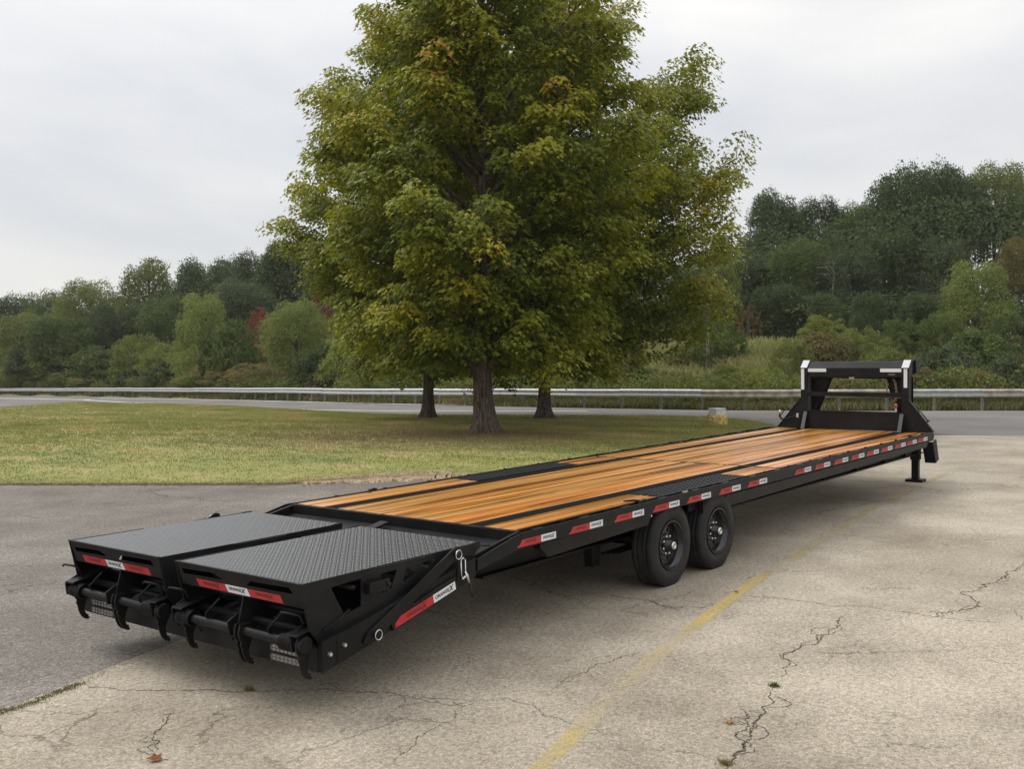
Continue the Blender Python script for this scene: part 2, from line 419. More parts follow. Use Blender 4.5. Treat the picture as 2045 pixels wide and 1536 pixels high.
def leaf_mat(name, stops, rough=0.5, transl=0.35, by_object=0.0, spec=0.2):
    """stops: [(position, colour)] looked up by each leaf's own 'tint'"""
    m, n, l, b = new_mat(name)
    a = n.new('ShaderNodeAttribute'); a.attribute_name = 'tint'
    r = n.new('ShaderNodeValToRGB')
    e = r.color_ramp.elements
    e[0].position, e[0].color = stops[0][0], (*stops[0][1], 1)
    e[1].position, e[1].color = stops[-1][0], (*stops[-1][1], 1)
    for p, c in stops[1:-1]:
        q = e.new(p); q.color = (*c, 1)
    l.new(a.outputs['Fac'], r.inputs['Fac'])
    colr = r.outputs['Color']
    if by_object:
        oi = n.new('ShaderNodeObjectInfo')
        mx = n.new('ShaderNodeMix'); mx.data_type = 'RGBA'; mx.blend_type = 'MULTIPLY'; mx.inputs['Factor'].default_value = 1.0
        l.new(colr, mx.inputs['A']); l.new(oi.outputs['Color'], mx.inputs['B'])
        colr = mx.outputs['Result']
    l.new(colr, b.inputs['Base Color'])
    b.inputs['Roughness'].default_value = rough
    b.inputs['Specular IOR Level'].default_value = spec * (0.4 if by_object else 1)
    tr = n.new('ShaderNodeBsdfTranslucent')
    hs = n.new('ShaderNodeHueSaturation'); hs.inputs['Saturation'].default_value = 1.1; hs.inputs['Value'].default_value = 1.25
    l.new(colr, hs.inputs['Color']); l.new(hs.outputs['Color'], tr.inputs['Color'])
    ms = n.new('ShaderNodeMixShader'); ms.inputs['Fac'].default_value = transl
    l.new(b.outputs['BSDF'], ms.inputs[1]); l.new(tr.outputs['BSDF'], ms.inputs[2])
    l.new(ms.outputs['Shader'], n['Material Output'].inputs['Surface'])
    return m
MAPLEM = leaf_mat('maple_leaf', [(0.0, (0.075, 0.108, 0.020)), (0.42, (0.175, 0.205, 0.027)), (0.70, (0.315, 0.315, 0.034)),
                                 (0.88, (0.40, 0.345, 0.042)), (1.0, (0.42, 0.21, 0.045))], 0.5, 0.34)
WOODSM = leaf_mat('woodland_leaf', [(0.0, (0.85, 0.95, 0.82)), (0.55, (1.5, 1.55, 1.4)), (1.0, (1.75, 1.65, 1.35))], 0.75, 0.3, 1.0, 0.25)
BLADEWM = leaf_mat('tall_weed', [(0.0, (0.075, 0.095, 0.034)), (0.5, (0.145, 0.150, 0.058)), (0.8, (0.24, 0.20, 0.10)), (1.0, (0.33, 0.25, 0.12))], 0.7, 0.25)

def bark_mat(name, c1, c2):
    m, n, l, b = new_mat(name)
    tc = n.new('ShaderNodeTexCoord')
    mp = n.new('ShaderNodeMapping'); mp.inputs['Scale'].default_value = (16, 16, 2.2)
    l.new(tc.outputs['Object'], mp.inputs['Vector'])
    t = n.new('ShaderNodeTexNoise'); t.inputs['Scale'].default_value = 1.4; t.inputs['Detail'].default_value = 7; t.inputs['Distortion'].default_value = 0.6
    l.new(mp.outputs['Vector'], t.inputs['Vector'])
    r = n.new('ShaderNodeValToRGB')
    r.color_ramp.elements[0].position = 0.36; r.color_ramp.elements[0].color = (*c1, 1)
    r.color_ramp.elements[1].position = 0.64; r.color_ramp.elements[1].color = (*c2, 1)
    l.new(t.outputs['Fac'], r.inputs['Fac']); l.new(r.outputs['Color'], b.inputs['Base Color'])
    b.inputs['Roughness'].default_value = 0.9; b.inputs['Specular IOR Level'].default_value = 0.2
    bp = n.new('ShaderNodeBump'); bp.inputs['Strength'].default_value = 0.9; bp.inputs['Distance'].default_value = 0.03
    l.new(t.outputs['Fac'], bp.inputs['Height']); l.new(bp.outputs['Normal'], b.inputs['Normal'])
    return m
BARK = bark_mat('maple_bark', (0.045, 0.032, 0.025), (0.16, 0.125, 0.10))
BARKG = bark_mat('woodland_bark', (0.05, 0.042, 0.035), (0.15, 0.13, 0.11))

def worn_paint_mat(name, color, lo, hi):
    """paint worn through to the paving: flakes of it are missing"""
    m, n, l, b = new_mat(name)
    tc = n.new('ShaderNodeTexCoord')
    t = n.new('ShaderNodeTexNoise'); t.inputs['Scale'].default_value = 22; t.inputs['Detail'].default_value = 8; t.inputs['Roughness'].default_value = 0.8
    l.new(tc.outputs['Object'], t.inputs['Vector'])
    t2 = n.new('ShaderNodeTexNoise'); t2.inputs['Scale'].default_value = 0.9; t2.inputs['Detail'].default_value = 3
    l.new(tc.outputs['Object'], t2.inputs['Vector'])
    a = n.new('ShaderNodeAttribute'); a.attribute_name = 'tint'
    s1 = n.new('ShaderNodeMath'); s1.operation = 'MULTIPLY_ADD'; s1.inputs[1].default_value = 0.75
    l.new(t2.outputs['Fac'], s1.inputs[0]); l.new(t.outputs['Fac'], s1.inputs[2])
    s2 = n.new('ShaderNodeMath'); s2.operation = 'ADD'
    l.new(s1.outputs['Value'], s2.inputs[0]); l.new(a.outputs['Fac'], s2.inputs[1])
    mr = n.new('ShaderNodeMapRange'); mr.inputs['From Min'].default_value = lo; mr.inputs['From Max'].default_value = hi
    l.new(s2.outputs['Value'], mr.inputs['Value'])
    tb = n.new('ShaderNodeBsdfTransparent')
    ms = n.new('ShaderNodeMixShader')
    b.inputs['Base Color'].default_value = (*color, 1); b.inputs['Roughness'].default_value = 0.85
    b.inputs['Specular IOR Level'].default_value = 0.2
    l.new(mr.outputs['Result'], ms.inputs['Fac'])
    l.new(tb.outputs['BSDF'], ms.inputs[1]); l.new(b.outputs['BSDF'], ms.inputs[2])
    l.new(ms.outputs['Shader'], n['Material Output'].inputs['Surface'])
    return m
YELLOWP = worn_paint_mat('worn_yellow_paint', (0.62, 0.47, 0.17), 1.0, 1.5)
FADEDP = worn_paint_mat('faded_yellow_paint', (0.58, 0.50, 0.31), 0.92, 1.8)
WHITEP = worn_paint_mat('worn_white_paint', (0.62, 0.61, 0.58), 0.45, 0.85)

# ------------------------------------------------------------------ mesh helpers
def link(o, parent=None):
    COL.objects.link(o)
    if parent is not None: o.parent = parent
    return o

class MB:
    """collects faces and links them as ONE mesh object"""
    def __init__(self): self.v, self.f, self.m = [], [], []
    def add(self, vs, fs, mi=0):
        k = len(self.v)
        self.v += [tuple(float(c) for c in p) for p in vs]
        self.f += [tuple(i + k for i in q) for q in fs]
        self.m += [mi] * len(fs)
        return self
    def box(self, a, b, mi=0):
        (x0, y0, z0), (x1, y1, z1) = a, b
        x0, x1 = min(x0, x1), max(x0, x1); y0, y1 = min(y0, y1), max(y0, y1); z0, z1 = min(z0, z1), max(z0, z1)
        vs = [(x0, y0, z0), (x1, y0, z0), (x1, y1, z0), (x0, y1, z0), (x0, y0, z1), (x1, y0, z1), (x1, y1, z1), (x0, y1, z1)]
        return self.add(vs, [(0, 3, 2, 1), (4, 5, 6, 7), (0, 1, 5, 4), (1, 2, 6, 5), (2, 3, 7, 6), (3, 0, 4, 7)], mi)
    def prism(self, poly, lo, hi, plane='xz', mi=0, holes=()):
        """a plate: 2-D outline (with holes) in a plane, between two values of the third axis"""
        def P(p, t):
            a, b = p
            return {'xz': (a, t, b), 'yz': (t, a, b), 'xy': (a, b, t)}[plane]
        loops = [list(poly)] + [list(h) for h in holes]
        bm = bmesh.new()
        for lp in loops:
            vv = [bm.verts.new((p[0], p[1], 0)) for p in lp]
            for i in range(len(vv)): bm.edges.new((vv[i], vv[(i + 1) % len(vv)]))
        bm.verts.index_update()
        if holes: bmesh.ops.triangle_fill(bm, edges=bm.edges[:], use_beauty=True)
        else: bm.faces.new(bm.verts[:])
        bm.verts.index_update()
        pts = [(v.co.x, v.co.y) for v in bm.verts]
        faces = []
        for fc in bm.faces:
            idx = [v.index for v in fc.verts]
            nz = fc.normal.z if fc.normal.length > 0 else 0
            fc.normal_update()
            faces.append(idx if fc.normal.z >= 0 else idx[::-1])
        bm.free()
        n = len(pts)
        vs = [P(p, lo) for p in pts] + [P(p, hi) for p in pts]
        flip = plane == 'xz'
        fs = []
        for q in faces:
            up = [i + n for i in q]; dn = q[::-1]
            if flip: up, dn = up[::-1], dn[::-1]
            fs += [tuple(up), tuple(dn)]
        k = 0
        for li, lp in enumerate(loops):
            mlen = len(lp)
            area = sum(lp[i][0] * lp[(i + 1) % mlen][1] - lp[(i + 1) % mlen][0] * lp[i][1] for i in range(mlen))
            rev = (area < 0) ^ (li > 0) ^ flip
            for i in range(mlen):
                a, b = k + i, k + (i + 1) % mlen
                q = (a, b, b + n, a + n)
                fs.append(q[::-1] if rev else q)
            k += mlen
        return self.add(vs, fs, mi)
    def tube(self, pts, r, seg=8, mi=0, closed=False, taper=None):
        pts = [Vector(p) for p in pts]
        n = len(pts); rings = []
        up = None
        for i, p in enumerate(pts):
            a = pts[(i - 1) % n] if (i > 0 or closed) else p
            b = pts[(i + 1) % n] if (i < n - 1 or closed) else p
            d = (b - a).normalized()
            if up is None:
                up = Vector((0, 0, 1)) if abs(d.z) < 0.9 else Vector((1, 0, 0))
            s = d.cross(up)
            if s.length < 1e-4: s = d.cross(Vector((1, 0.3, 0)))
            s.normalize(); up = s.cross(d).normalized()
            rr = r if taper is None else taper[i]
            rings.append([p + (s * math.cos(2 * math.pi * k / seg) + up * math.sin(2 * math.pi * k / seg)) * rr for k in range(seg)])
        vs = [q for ring in rings for q in ring]; fs = []
        for i in range(n if closed else n - 1):
            j = (i + 1) % n
            for k in range(seg):
                k2 = (k + 1) % seg
                fs.append((i * seg + k, i * seg + k2, j * seg + k2, j * seg + k))
        if not closed: fs += [tuple(range(seg))[::-1], tuple((n - 1) * seg + k for k in range(seg))]
        return self.add(vs, fs, mi)
    def lathe(self, prof, c=(0, 0, 0), seg=48, mi=0, axis='y', closed=False):
        """prof: (radius, offset along the axis)"""
        vs, fs = [], []
        for k in range(seg):
            a = 2 * math.pi * k / seg
            for r, o in prof:
                if axis == 'y': vs.append((c[0] + r * math.cos(a), c[1] + o, c[2] + r * math.sin(a)))
                else: vs.append((c[0] + r * math.cos(a), c[1] + r * math.sin(a), c[2] + o))
        n = len(prof)
        for k in range(seg):
            k2 = (k + 1) % seg
            for i in range(n if closed else n - 1):
                j = (i + 1) % n
                q = (k * n + i, k * n + j, k2 * n + j, k2 * n + i)
                fs.append(q if axis == 'y' else q[::-1])
        return self.add(vs, fs, mi)
    def mesh(self, name, mats, smooth=False):
        me = bpy.data.meshes.new(name)
        me.from_pydata(self.v, [], self.f)
        for m in (mats if isinstance(mats, (list, tuple)) else [mats]): me.materials.append(m)
        me.polygons.foreach_set('material_index', self.m)
        if smooth: me.polygons.foreach_set('use_smooth', [True] * len(me.polygons))
        me.update()
        return me
    def build(self, name, mats, parent=None, smooth=False, bevel=0.0):
        o = link(bpy.data.objects.new(name, self.mesh(name, mats, smooth)), parent)
        if bevel:
            md = o.modifiers.new('bevel', 'BEVEL'); md.width = bevel; md.segments = 2; md.limit_method = 'ANGLE'
        return o

def tag(o, label=None, cat=None, group=None, kind=None):
    if label: o['label'] = label
    if cat: o['category'] = cat
    if group: o['group'] = group
    if kind: o['kind'] = kind
    return o

def empty(name, loc=(0, 0, 0)):
    o = bpy.data.objects.new(name, None)
    o.empty_display_size = 0.3
    o.location = loc
    return link(o)

def resample(pts, n):
    pts = np.asarray(pts, float)
    d = np.r_[0, np.cumsum(np.linalg.norm(np.diff(pts, axis=0), axis=1))]
    t = np.linspace(0, d[-1], n)
    return np.c_[np.interp(t, d, pts[:, 0]), np.interp(t, d, pts[:, 1])]

def sheet(name, A, B, nu, nv, zoff, mat, kind='structure', edge_noise=0.0, skirt=False):
    A, B = resample(A, nu), resample(B, nu)
    if edge_noise:
        A = A + rng.normal(0, edge_noise, A.shape)
    tt = np.linspace(0, 1, nv)
    if skirt:
        wd = float(np.mean(np.linalg.norm(B - A, axis=1)))
        tt = np.r_[0, min(0.3, 0.05 / wd), tt[1:-1], 1 - min(0.3, 0.05 / wd), 1]; nv = len(tt)
    t = tt[None, :, None]
    P = A[:, None, :] * (1 - t) + B[:, None, :] * t
    Zv = G(P[..., 0], P[..., 1]) + zoff
    if skirt: Zv[:, 0] -= 0.035; Zv[:, -1] -= 0.035
    V = np.concatenate([P, Zv[..., None]], -1).reshape(-1, 3)
    F = [(i * nv + j, (i + 1) * nv + j, (i + 1) * nv + j + 1, i * nv + j + 1) for i in range(nu - 1) for j in range(nv - 1)]
    a, b, c = V[F[0][0]], V[F[0][1]], V[F[0][2]]
    if np.cross(b - a, c - a)[2] < 0: F = [q[::-1] for q in F]
    mb = MB(); mb.add(V, F)
    o = mb.build(name, mat, smooth=True)
    return tag(o, kind=kind)

def set_tint(me, values):
    at_ = me.attributes.new('tint', 'FLOAT', 'POINT')
    at_.data.foreach_set('value', np.ascontiguousarray(values, dtype=np.float32))

def raw_mesh(name, V, F, mat, tint=None):
    """F: (n, k) array of equal polygons"""
    me = bpy.data.meshes.new(name)
    V = np.asarray(V, np.float32); F = np.asarray(F, np.int32)
    n, k = F.shape
    me.vertices.add(len(V)); me.vertices.foreach_set('co', V.ravel())
    me.loops.add(n * k); me.loops.foreach_set('vertex_index', F.ravel())
    me.polygons.add(n)
    me.polygons.foreach_set('loop_start', np.arange(0, n * k, k, dtype=np.int32))
    me.update(calc_edges=True)
    if tint is not None: set_tint(me, tint)
    me.materials.append(mat)
    return me

def unit(a): return a / np.maximum(np.linalg.norm(a, axis=-1, keepdims=True), 1e-9)

LEAF_MAPLE = (np.array([(0, 0), (0.46, 0.30), (0.17, 0.46), (0, 1.0), (-0.17, 0.46), (-0.46, 0.30)]),
              np.array([(0, 1, 2), (0, 2, 3), (0, 3, 4), (0, 4, 5)]))
LEAF_OVAL = (np.array([(0, 0), (0.3, 0.5), (0, 1.0), (-0.3, 0.5)]), np.array([(0, 1, 2), (0, 2, 3)]))

def leaves_mesh(name, pos, axis, nrm, size, tint, mat, shape=LEAF_MAPLE, curl=0.18):
    """one small leaf-shaped face fan per position"""
    pts, tri = shape
    axis = unit(axis); side = unit(np.cross(axis, nrm)); nrm = unit(np.cross(side, axis))
    n, k = len(pos), len(pts)
    V = (pos[:, None, :] + (side[:, None, :] * pts[None, :, 0:1] + axis[:, None, :] * (pts[None, :, 1:2])
         - nrm[:, None, :] * (curl * (np.abs(pts[None, :, 0:1]) + 0.5 * pts[None, :, 1:2] ** 2))) * size[:, None, None])
    F = (tri[None, :, :] + (np.arange(n) * k)[:, None, None]).reshape(-1, 3)
    return raw_mesh(name, V.reshape(-1, 3), F, mat, np.repeat(tint, k))

# ================================================================== SETTING
LAWN_FAR = [at(*p) for p in [(-260, 832), (0, 814.5), (80, 808.5), (150, 803.3), (230, 805), (310, 806.5), (400, 809), (500, 813.5), (600, 819), (700, 825.5), (830, 829),
                             (1000, 829.5), (1200, 830.5), (1400, 833), (1480, 840), (1535, 851)]]
LAWN_NEAR = [at(*p) for p in [(-260, 966), (0, 967), (150, 967), (300, 967), (460, 966.5), (560, 966), (640, 961), (740, 955), (830, 952), (905, 951)]] + \
            [np.array(p) for p in [(9.3, 4.3), (13, 4.1), (17, 4.3), (20.4, 4.7)]]
RAIL_PX = [(-260, 776), (0, 782), (150, 786), (300, 791), (500, 796), (700, 799), (840, 802), (1150, 806), (1430, 811), (1730, 815.5), (1960, 817.5), (2045, 818.5)]
RAIL = [np.array([CAM[0], CAM[1]]) * 0 + along(px, float(np.interp((1022.5 - px) / FPX, _u_tab, _s_tab))) for px, _ in RAIL_PX]
RAIL = RAIL + [along(2400, 41.5), along(2900, 40.5)]

# the ground as one sheet out to the horizon (finer near the camera's view)
def ground_sheet():
    sv = np.r_[np.linspace(-200, -20, 8), np.linspace(-10, 40, 26), np.linspace(42, 130, 60), np.linspace(135, 260, 20), 320, 380]
    uv = np.r_[-1.6, -1.25, np.linspace(-1.0, 1.0, 61), 1.25, 1.6]
    V = []
    for s in sv:
        for u in uv:
            w = max(abs(s), 70.0)
            l = u * w
            x, y = CAM[0] + s * _cy - l * _sy, CAM[1] + s * _sy + l * _cy
            V.append((x, y, float(G(x, y)) - 0.07))
    nu = len(uv)
    F = [(i * nu + j, i * nu + j + 1, (i + 1) * nu + j + 1, (i + 1) * nu + j) for i in range(len(sv) - 1) for j in range(nu - 1)]
    F = [q[::-1] for q in F]
    mb = MB(); mb.add(V, F)
    return tag(mb.build('ground', SOIL, smooth=True), kind='structure')
ground_sheet()

BOUND = [(-34, -10.3), (-12, -2.6), (-3.05, 0.33), (-1.49, 0.80), (1.5, 1.72), (5, 2.6), (12, 3.0), (20.9, 4.0)]
sheet('asphalt_lot', [(-34, -12), (-12, -4.5), (0, -1.0), (12, 2.0), (20.5, 4.0)],
      [(-40, 60), (-14, 40), (3.0, 13.5), (9, 8.6), (20.4, 6.0)], 70, 40, -0.004, ASPHALT)
sheet('concrete_pavement', BOUND, [(-34, -70), (0, -70), (30, -70), (50, -64)], 70, 40, 0.004, CONCRETE, edge_noise=0.012)
ROAD_NEAR = LAWN_FAR + [np.array((22.15, 1.5)), np.array((22.85, -0.15)), np.array((31, -19)), np.array((50, -64))]
ROAD_FAR = [p * 1.0 for p in RAIL]
_c2 = np.array(CAM[:2])
ROAD_FAR = [_c2 + (p - _c2) * (1 - 1.1 / np.linalg.norm(p - _c2)) for p in RAIL]
sheet('road', ROAD_NEAR, ROAD_FAR + [np.array((75, -60))], 140, 14, 0.0, ROADM)
sheet('lawn', LAWN_NEAR, LAWN_FAR, 120, 40, 0.014, LAWNM, skirt=True)
sheet('dry_grass_patch', [at(*p) for p in [(560, 967.5), (640, 966), (730, 965), (810, 962), (900, 956)]], [at(*p) for p in [(600, 962), (660, 954), (740, 948), (820, 943), (905, 941)]], 90, 8, 0.022, GRAVELM, edge_noise=0.02, skirt=True)
# dry thatch and gravel along the near edge of the lawn
NEAR_R = resample(LAWN_NEAR, 160)
_wob = lambda k: np.c_[np.zeros(160), np.cumsum(rng.normal(0, 0.05, 160)) * 0.35 + rng.normal(0, 0.03, 160)] * np.array([1, 1])
sheet('lawn_verge', NEAR_R - np.array([0.10, 0.12]) + np.clip(_wob(0), -0.15, 0.15),
      NEAR_R + np.array([0.10, 0.20]) + np.clip(_wob(1), -0.15, 0.15), 160, 3, 0.017, GRAVELM, skirt=True)

def stripe(name, px, width, mat, z, broken=None, pts=None, tint=0.3):
    P = resample([at(*p) for p in px] if pts is None else pts, 60)
    d = np.gradient(P, axis=0); nrm = unit(np.c_[-d[:, 1], d[:, 0]])
    V, T = [], []
    for i in range(len(P)):
        for sgn, tt in ((-1.3, -0.35), (-0.75, tint), (0.75, tint), (1.3, -0.35)):
            q = P[i] + nrm[i] * sgn * width / 2
            V.append((q[0], q[1], float(G(*q)) + z))
            T.append(tt + (0 if broken is None else float(np.interp(i / 59, *broken))))
    F = [(i * 4 + k, i * 4 + k + 1, i * 4 + 5 + k, i * 4 + 4 + k) for i in range(len(P) - 1) for k in range(3)]
    mb = MB(); mb.add(V, [q[::-1] for q in F])
    o = mb.build(name, mat)
    set_tint(o.data, T)
    return tag(o, kind='structure')

stripe('road_marking', [(169, 799.3), (253, 804.4), (340, 808), (433, 811.5), (528, 815.2), (640, 819.7), (792, 821.3), (952, 821.5), (1172, 822)], 0.32, WHITEP, 0.012)
stripe('road_marking', [(197, 795.8), (352, 797.6), (528, 801), (720, 806), (837, 808.3), (944, 809)], 0.36, WHITEP, 0.012)
stripe('road_marking', [(-60, 794.6), (0, 795.8), (183, 799)], 0.5, WHITEP, 0.013)
stripe('road_marking', [(-80, 811), (0, 809), (19, 808.5)], 0.3, WHITEP, 0.012)
_yl = [(1060, 1555), (1109, 1508), (1190, 1425), (1271, 1347), (1336, 1291), (1396, 1245), (1507, 1162), (1585, 1116), (1641, 1079), (1747, 1014), (1860, 960), (1955, 919)]
stripe('parking_line', _yl, 0.15, FADEDP, 0.0065, tint=0.35, broken=([0, 0.12, 0.2, 0.33, 0.45, 0.6, 1.0], [0.0, -0.1, 0.05, -0.22, -0.05, -0.18, -0.1]))
stripe('parking_line', [(1060, 1555), (1109, 1508), (1190, 1425), (1271, 1347), (1336, 1291), (1396, 1245), (1507, 1162), (1585, 1116), (1641, 1079), (1747, 1014), (1860, 960), (1955, 919)], 0.115, YELLOWP, 0.0085,
       broken=([0, 0.03, 0.06, 0.09, 0.16, 0.2, 0.3, 0.32, 0.36, 0.45, 0.5, 0.6, 0.7, 1.0], [0.05, 0.0, -0.35, -0.3, -0.1, 0.1, 0.05, -0.4, -0.05, -0.3, -0.12, -0.05, -0.12, -0.22]))

# cracks: open seams in the slab filled with dirt
def crack(px, width, rough=0.03, branches=0.0, seed=1):
    width *= 0.42; branches *= 0.4
    r = np.random.default_rng(seed)
    pts = [np.array(at(*p)) for p in px]
    for it in range(6):
        new = [pts[0]]
        for a, b in zip(pts, pts[1:]):
            d = b - a; L = np.linalg.norm(d)
            if L > 0.012:
                m = (a + b) / 2 + np.array([-d[1], d[0]]) * r.normal(0, 0.10 if it < 3 else 0.17)
                new += [m, b]
            else: new.append(b)
        pts = new
    strands = [(np.array(pts), width)]
    if branches:
        k = 0
        P = np.array(pts)
        while k < len(P) - 12:
            if r.random() < branches:
                n = int(r.integers(6, 40)); seg = P[k:k + n].copy()
                d = seg[-1] - seg[0]; off = np.array([-d[1], d[0]]); off = off / (np.linalg.norm(off) + 1e-6)
                amp = r.normal(0, 0.03 + rough)
                seg = seg + off * (np.sin(np.linspace(0, math.pi, len(seg))) * amp * 0.7)[:, None]
                seg += r.normal(0, 0.003, seg.shape)
                strands.append((seg, width * 0.55))
            k += 5
    mb = MB()
    for P, w in strands:
        if len(P) < 3: continue
        d = np.gradient(P, axis=0); nrm = unit(np.c_[-d[:, 1], d[:, 0]])
        ww = w * np.clip(r.normal(1, 0.55, len(P)), 0.15, 2.4) * np.minimum(1, 4 * np.minimum(np.linspace(0, 1, len(P)), np.linspace(1, 0, len(P))) + 0.2)
        V = []
        for i in range(len(P)):
            for sg in (-1, 1):
                q = P[i] + nrm[i] * sg * ww[i] / 2
                V.append((q[0], q[1], float(G(*q)) + 0.0062))
        mb.add(V, [(2 * i, 2 * i + 2, 2 * i + 3, 2 * i + 1) for i in range(len(P) - 1)])
    return tag(mb.build('pavement_crack', CRACK), kind='structure')

crack([(1400, 1180), (1480, 1190), (1560, 1196), (1622, 1204), (1700, 1212), (1780, 1222), (1860, 1233), (1940, 1242), (2050, 1252)], 0.012, 0.02, 0.12, 2)
crack([(1868, 1234), (1905, 1222), (1940, 1196), (1975, 1168), (2010, 1145), (2050, 1120)], 0.018, 0.03, 0.5, 3)
crack([(1695, 1228), (1672, 1256), (1640, 1275), (1600, 1292), (1578, 1305), (1577, 1330), (1560, 1355)], 0.018, 0.03, 0.5, 4)
crack([(1548, 1375), (1545, 1405), (1520, 1430), (1505, 1455), (1485, 1485), (1468, 1515), (1450, 1540)], 0.020, 0.05, 0.6, 5)
crack([(1475, 1415), (1488, 1440), (1470, 1465), (1490, 1485), (1484, 1505)], 0.012, 0.04, 0.6, 6)
crack([(168, 1370), (250, 1382), (340, 1381), (430, 1380), (500, 1382), (580, 1380), (650, 1378), (720, 1386), (810, 1392), (890, 1398), (960, 1402)], 0.014, 0.05, 0.55, 7)
crack([(950, 1400), (1010, 1396), (1060, 1410), (1130, 1444), (1170, 1456), (1250, 1468)], 0.008, 0.03, 0.3, 8)
crack([(350, 1420), (335, 1440), (312, 1465), (318, 1485), (302, 1510)], 0.014, 0.06, 0.6, 9)
crack([(940, 1405), (905, 1440), (870, 1455), (830, 1490), (795, 1515), (775, 1540)], 0.008, 0.02, 0.3, 10)
crack([(1070, 1395), (1120, 1370), (1170, 1345), (1230, 1318), (1290, 1300)], 0.008, 0.03, 0.4, 11)
crack([(640, 1500), (700, 1475), (760, 1455), (800, 1440)], 0.006, 0.02, 0.2, 12)
crack([(905, 1350), (925, 1330), (935, 1310), (920, 1300)], 0.007, 0.04, 0.5, 13)
crack([(1120, 1200), (1200, 1185), (1290, 1200), (1350, 1215), (1420, 1205)], 0.012, 0.07, 0.8, 14)
crack([(1560, 1060), (1640, 1050), (1700, 1058), (1760, 1052)], 0.01, 0.05, 0.5, 15)
crack([(1560, 1000), (1610, 1008), (1650, 1003), (1710, 1009)], 0.014, 0.06, 0.7, 16)
crack([(1940, 1310), (1990, 1325), (2050, 1330)], 0.006, 0.03, 0.4, 17)
crack([(2020, 1215), (2040, 1235), (2045, 1240)], 0.006, 0.03, 0.4, 18)
crack([(1300, 1500), (1360, 1505), (1430, 1518)], 0.005, 0.03, 0.3, 19)
crack([(0, 1500), (90, 1470), (170, 1440), (230, 1405)], 0.005, 0.03, 0.3, 20)
crack([(0, 1395), (120, 1385), (168, 1368)], 0.004, 0.02, 0.3, 21)
crack([(860, 1245), (930, 1260), (960, 1250), (1010, 1270)], 0.008, 0.06, 0.6, 22)
# cracks in the asphalt
crack([(250, 975), (320, 990), (420, 1000), (520, 1002)], 0.02, 0.05, 0.2, 23)
crack([(0, 1030), (80, 1035), (150, 1028), (260, 1030)], 0.016, 0.05, 0.2, 24)
crack([(1430, 848), (1490, 842), (1560, 836)], 0.05, 0.03, 0.2, 25)

# grass blades over the lawn
def lawn_blades():
    n = 110000
    A, B = resample(LAWN_NEAR, 400), resample(LAWN_FAR, 400)
    i = rng.integers(0, 399, n); t = rng.random(n) ** 1.25
    u = rng.random(n)[:, None]
    P = (A[i] * (1 - u) + A[i + 1] * u) * (1 - t[:, None]) + (B[i] * (1 - u) + B[i + 1] * u) * t[:, None]
    s, l = fl(P[:, 0], P[:, 1])
    keep = np.abs(l / np.maximum(s, 1)) < 0.62
    P, s = P[keep], s[keep]
    k = 3
    base = np.repeat(P, k, 0) + rng.normal(0, 0.06, (len(P) * k, 2))
    hgt = rng.uniform(0.02, 0.05, len(base)) * np.repeat(np.clip(s / 22, 0.8, 1.4), k)
    w = rng.uniform(0.005, 0.010, len(base)) * np.repeat(np.clip(s / 17, 0.9, 2.4), k)
    a = rng.uniform(0, 2 * math.pi, len(base))
    z0 = G(base[:, 0], base[:, 1]) + 0.008
    dx, dy = np.cos(a), np.sin(a)
    lean = rng.uniform(0.1, 0.9, len(base)) * hgt
    V = np.empty((len(base), 3, 3))
    V[:, 0] = np.c_[base[:, 0] - dy * w, base[:, 1] + dx * w, z0]
    V[:, 1] = np.c_[base[:, 0] + dy * w, base[:, 1] - dx * w, z0]
    V[:, 2] = np.c_[base[:, 0] + dx * lean, base[:, 1] + dy * lean, z0 + hgt]
    T = np.repeat(rng.random(len(base)), 3)
    me = raw_mesh('grass', V.reshape(-1, 3), np.arange(len(base) * 3).reshape(-1, 3), BLADEM, T)
    return tag(link(bpy.data.objects.new('grass', me)), kind='stuff')
lawn_blades()

def edge_weeds(name, px, n, spread, h, tint):
    P = resample([at(*p) for p in px], n) + rng.normal(0, spread, (n, 2))
    k = 5
    base = np.repeat(P, k, 0) + rng.normal(0, 0.012, (n * k, 2))
    m = len(base)
    a = rng.uniform(0, 2 * math.pi, m); hg = rng.uniform(0.4, 1.2, m) * h; w = rng.uniform(0.003, 0.006, m)
    z0 = G(base[:, 0], base[:, 1]); dx, dy = np.cos(a), np.sin(a); ln = rng.uniform(0.2, 1.0, m) * hg
    V = np.empty((m, 3, 3))
    V[:, 0] = np.c_[base[:, 0] - dy * w, base[:, 1] + dx * w, z0]
    V[:, 1] = np.c_[base[:, 0] + dy * w, base[:, 1] - dx * w, z0]
    V[:, 2] = np.c_[base[:, 0] + dx * ln, base[:, 1] + dy * ln, z0 + hg]
    T = np.repeat(np.clip(rng.normal(tint, 0.2, m), 0, 1), 3)
    me = raw_mesh(name, V.reshape(-1, 3), np.arange(m * 3).reshape(-1, 3), BLADEWM, T)
    return link(bpy.data.objects.new(name, me))
tag(edge_weeds('grass', [(-20, 1432), (60, 1408), (120, 1382), (165, 1366)], 420, 0.02, 0.012, 0.5), kind='stuff')
tag(edge_weeds('grass', [(165, 1366), (230, 1335), (300, 1306), (350, 1286)], 60, 0.02, 0.012, 0.8), kind='stuff')
for px, lab in (((1546, 1372), 'small green weed tuft growing in the crack right of the yellow line'),
                ((1450, 1528), 'yellowish weed tuft at the bottom end of the branching crack'),
                ((497, 1380), 'tiny yellow weed in the crack just behind the trailer ramps')):
    w = edge_weeds('weed_tuft', [(px[0] - 4, px[1]), (px[0] + 4, px[1] + 1)], 30, 0.006, 0.03, 0.35 if px[0] > 1500 else 0.75)
    tag(w, lab, 'weed', 'weed tufts in the pavement cracks')

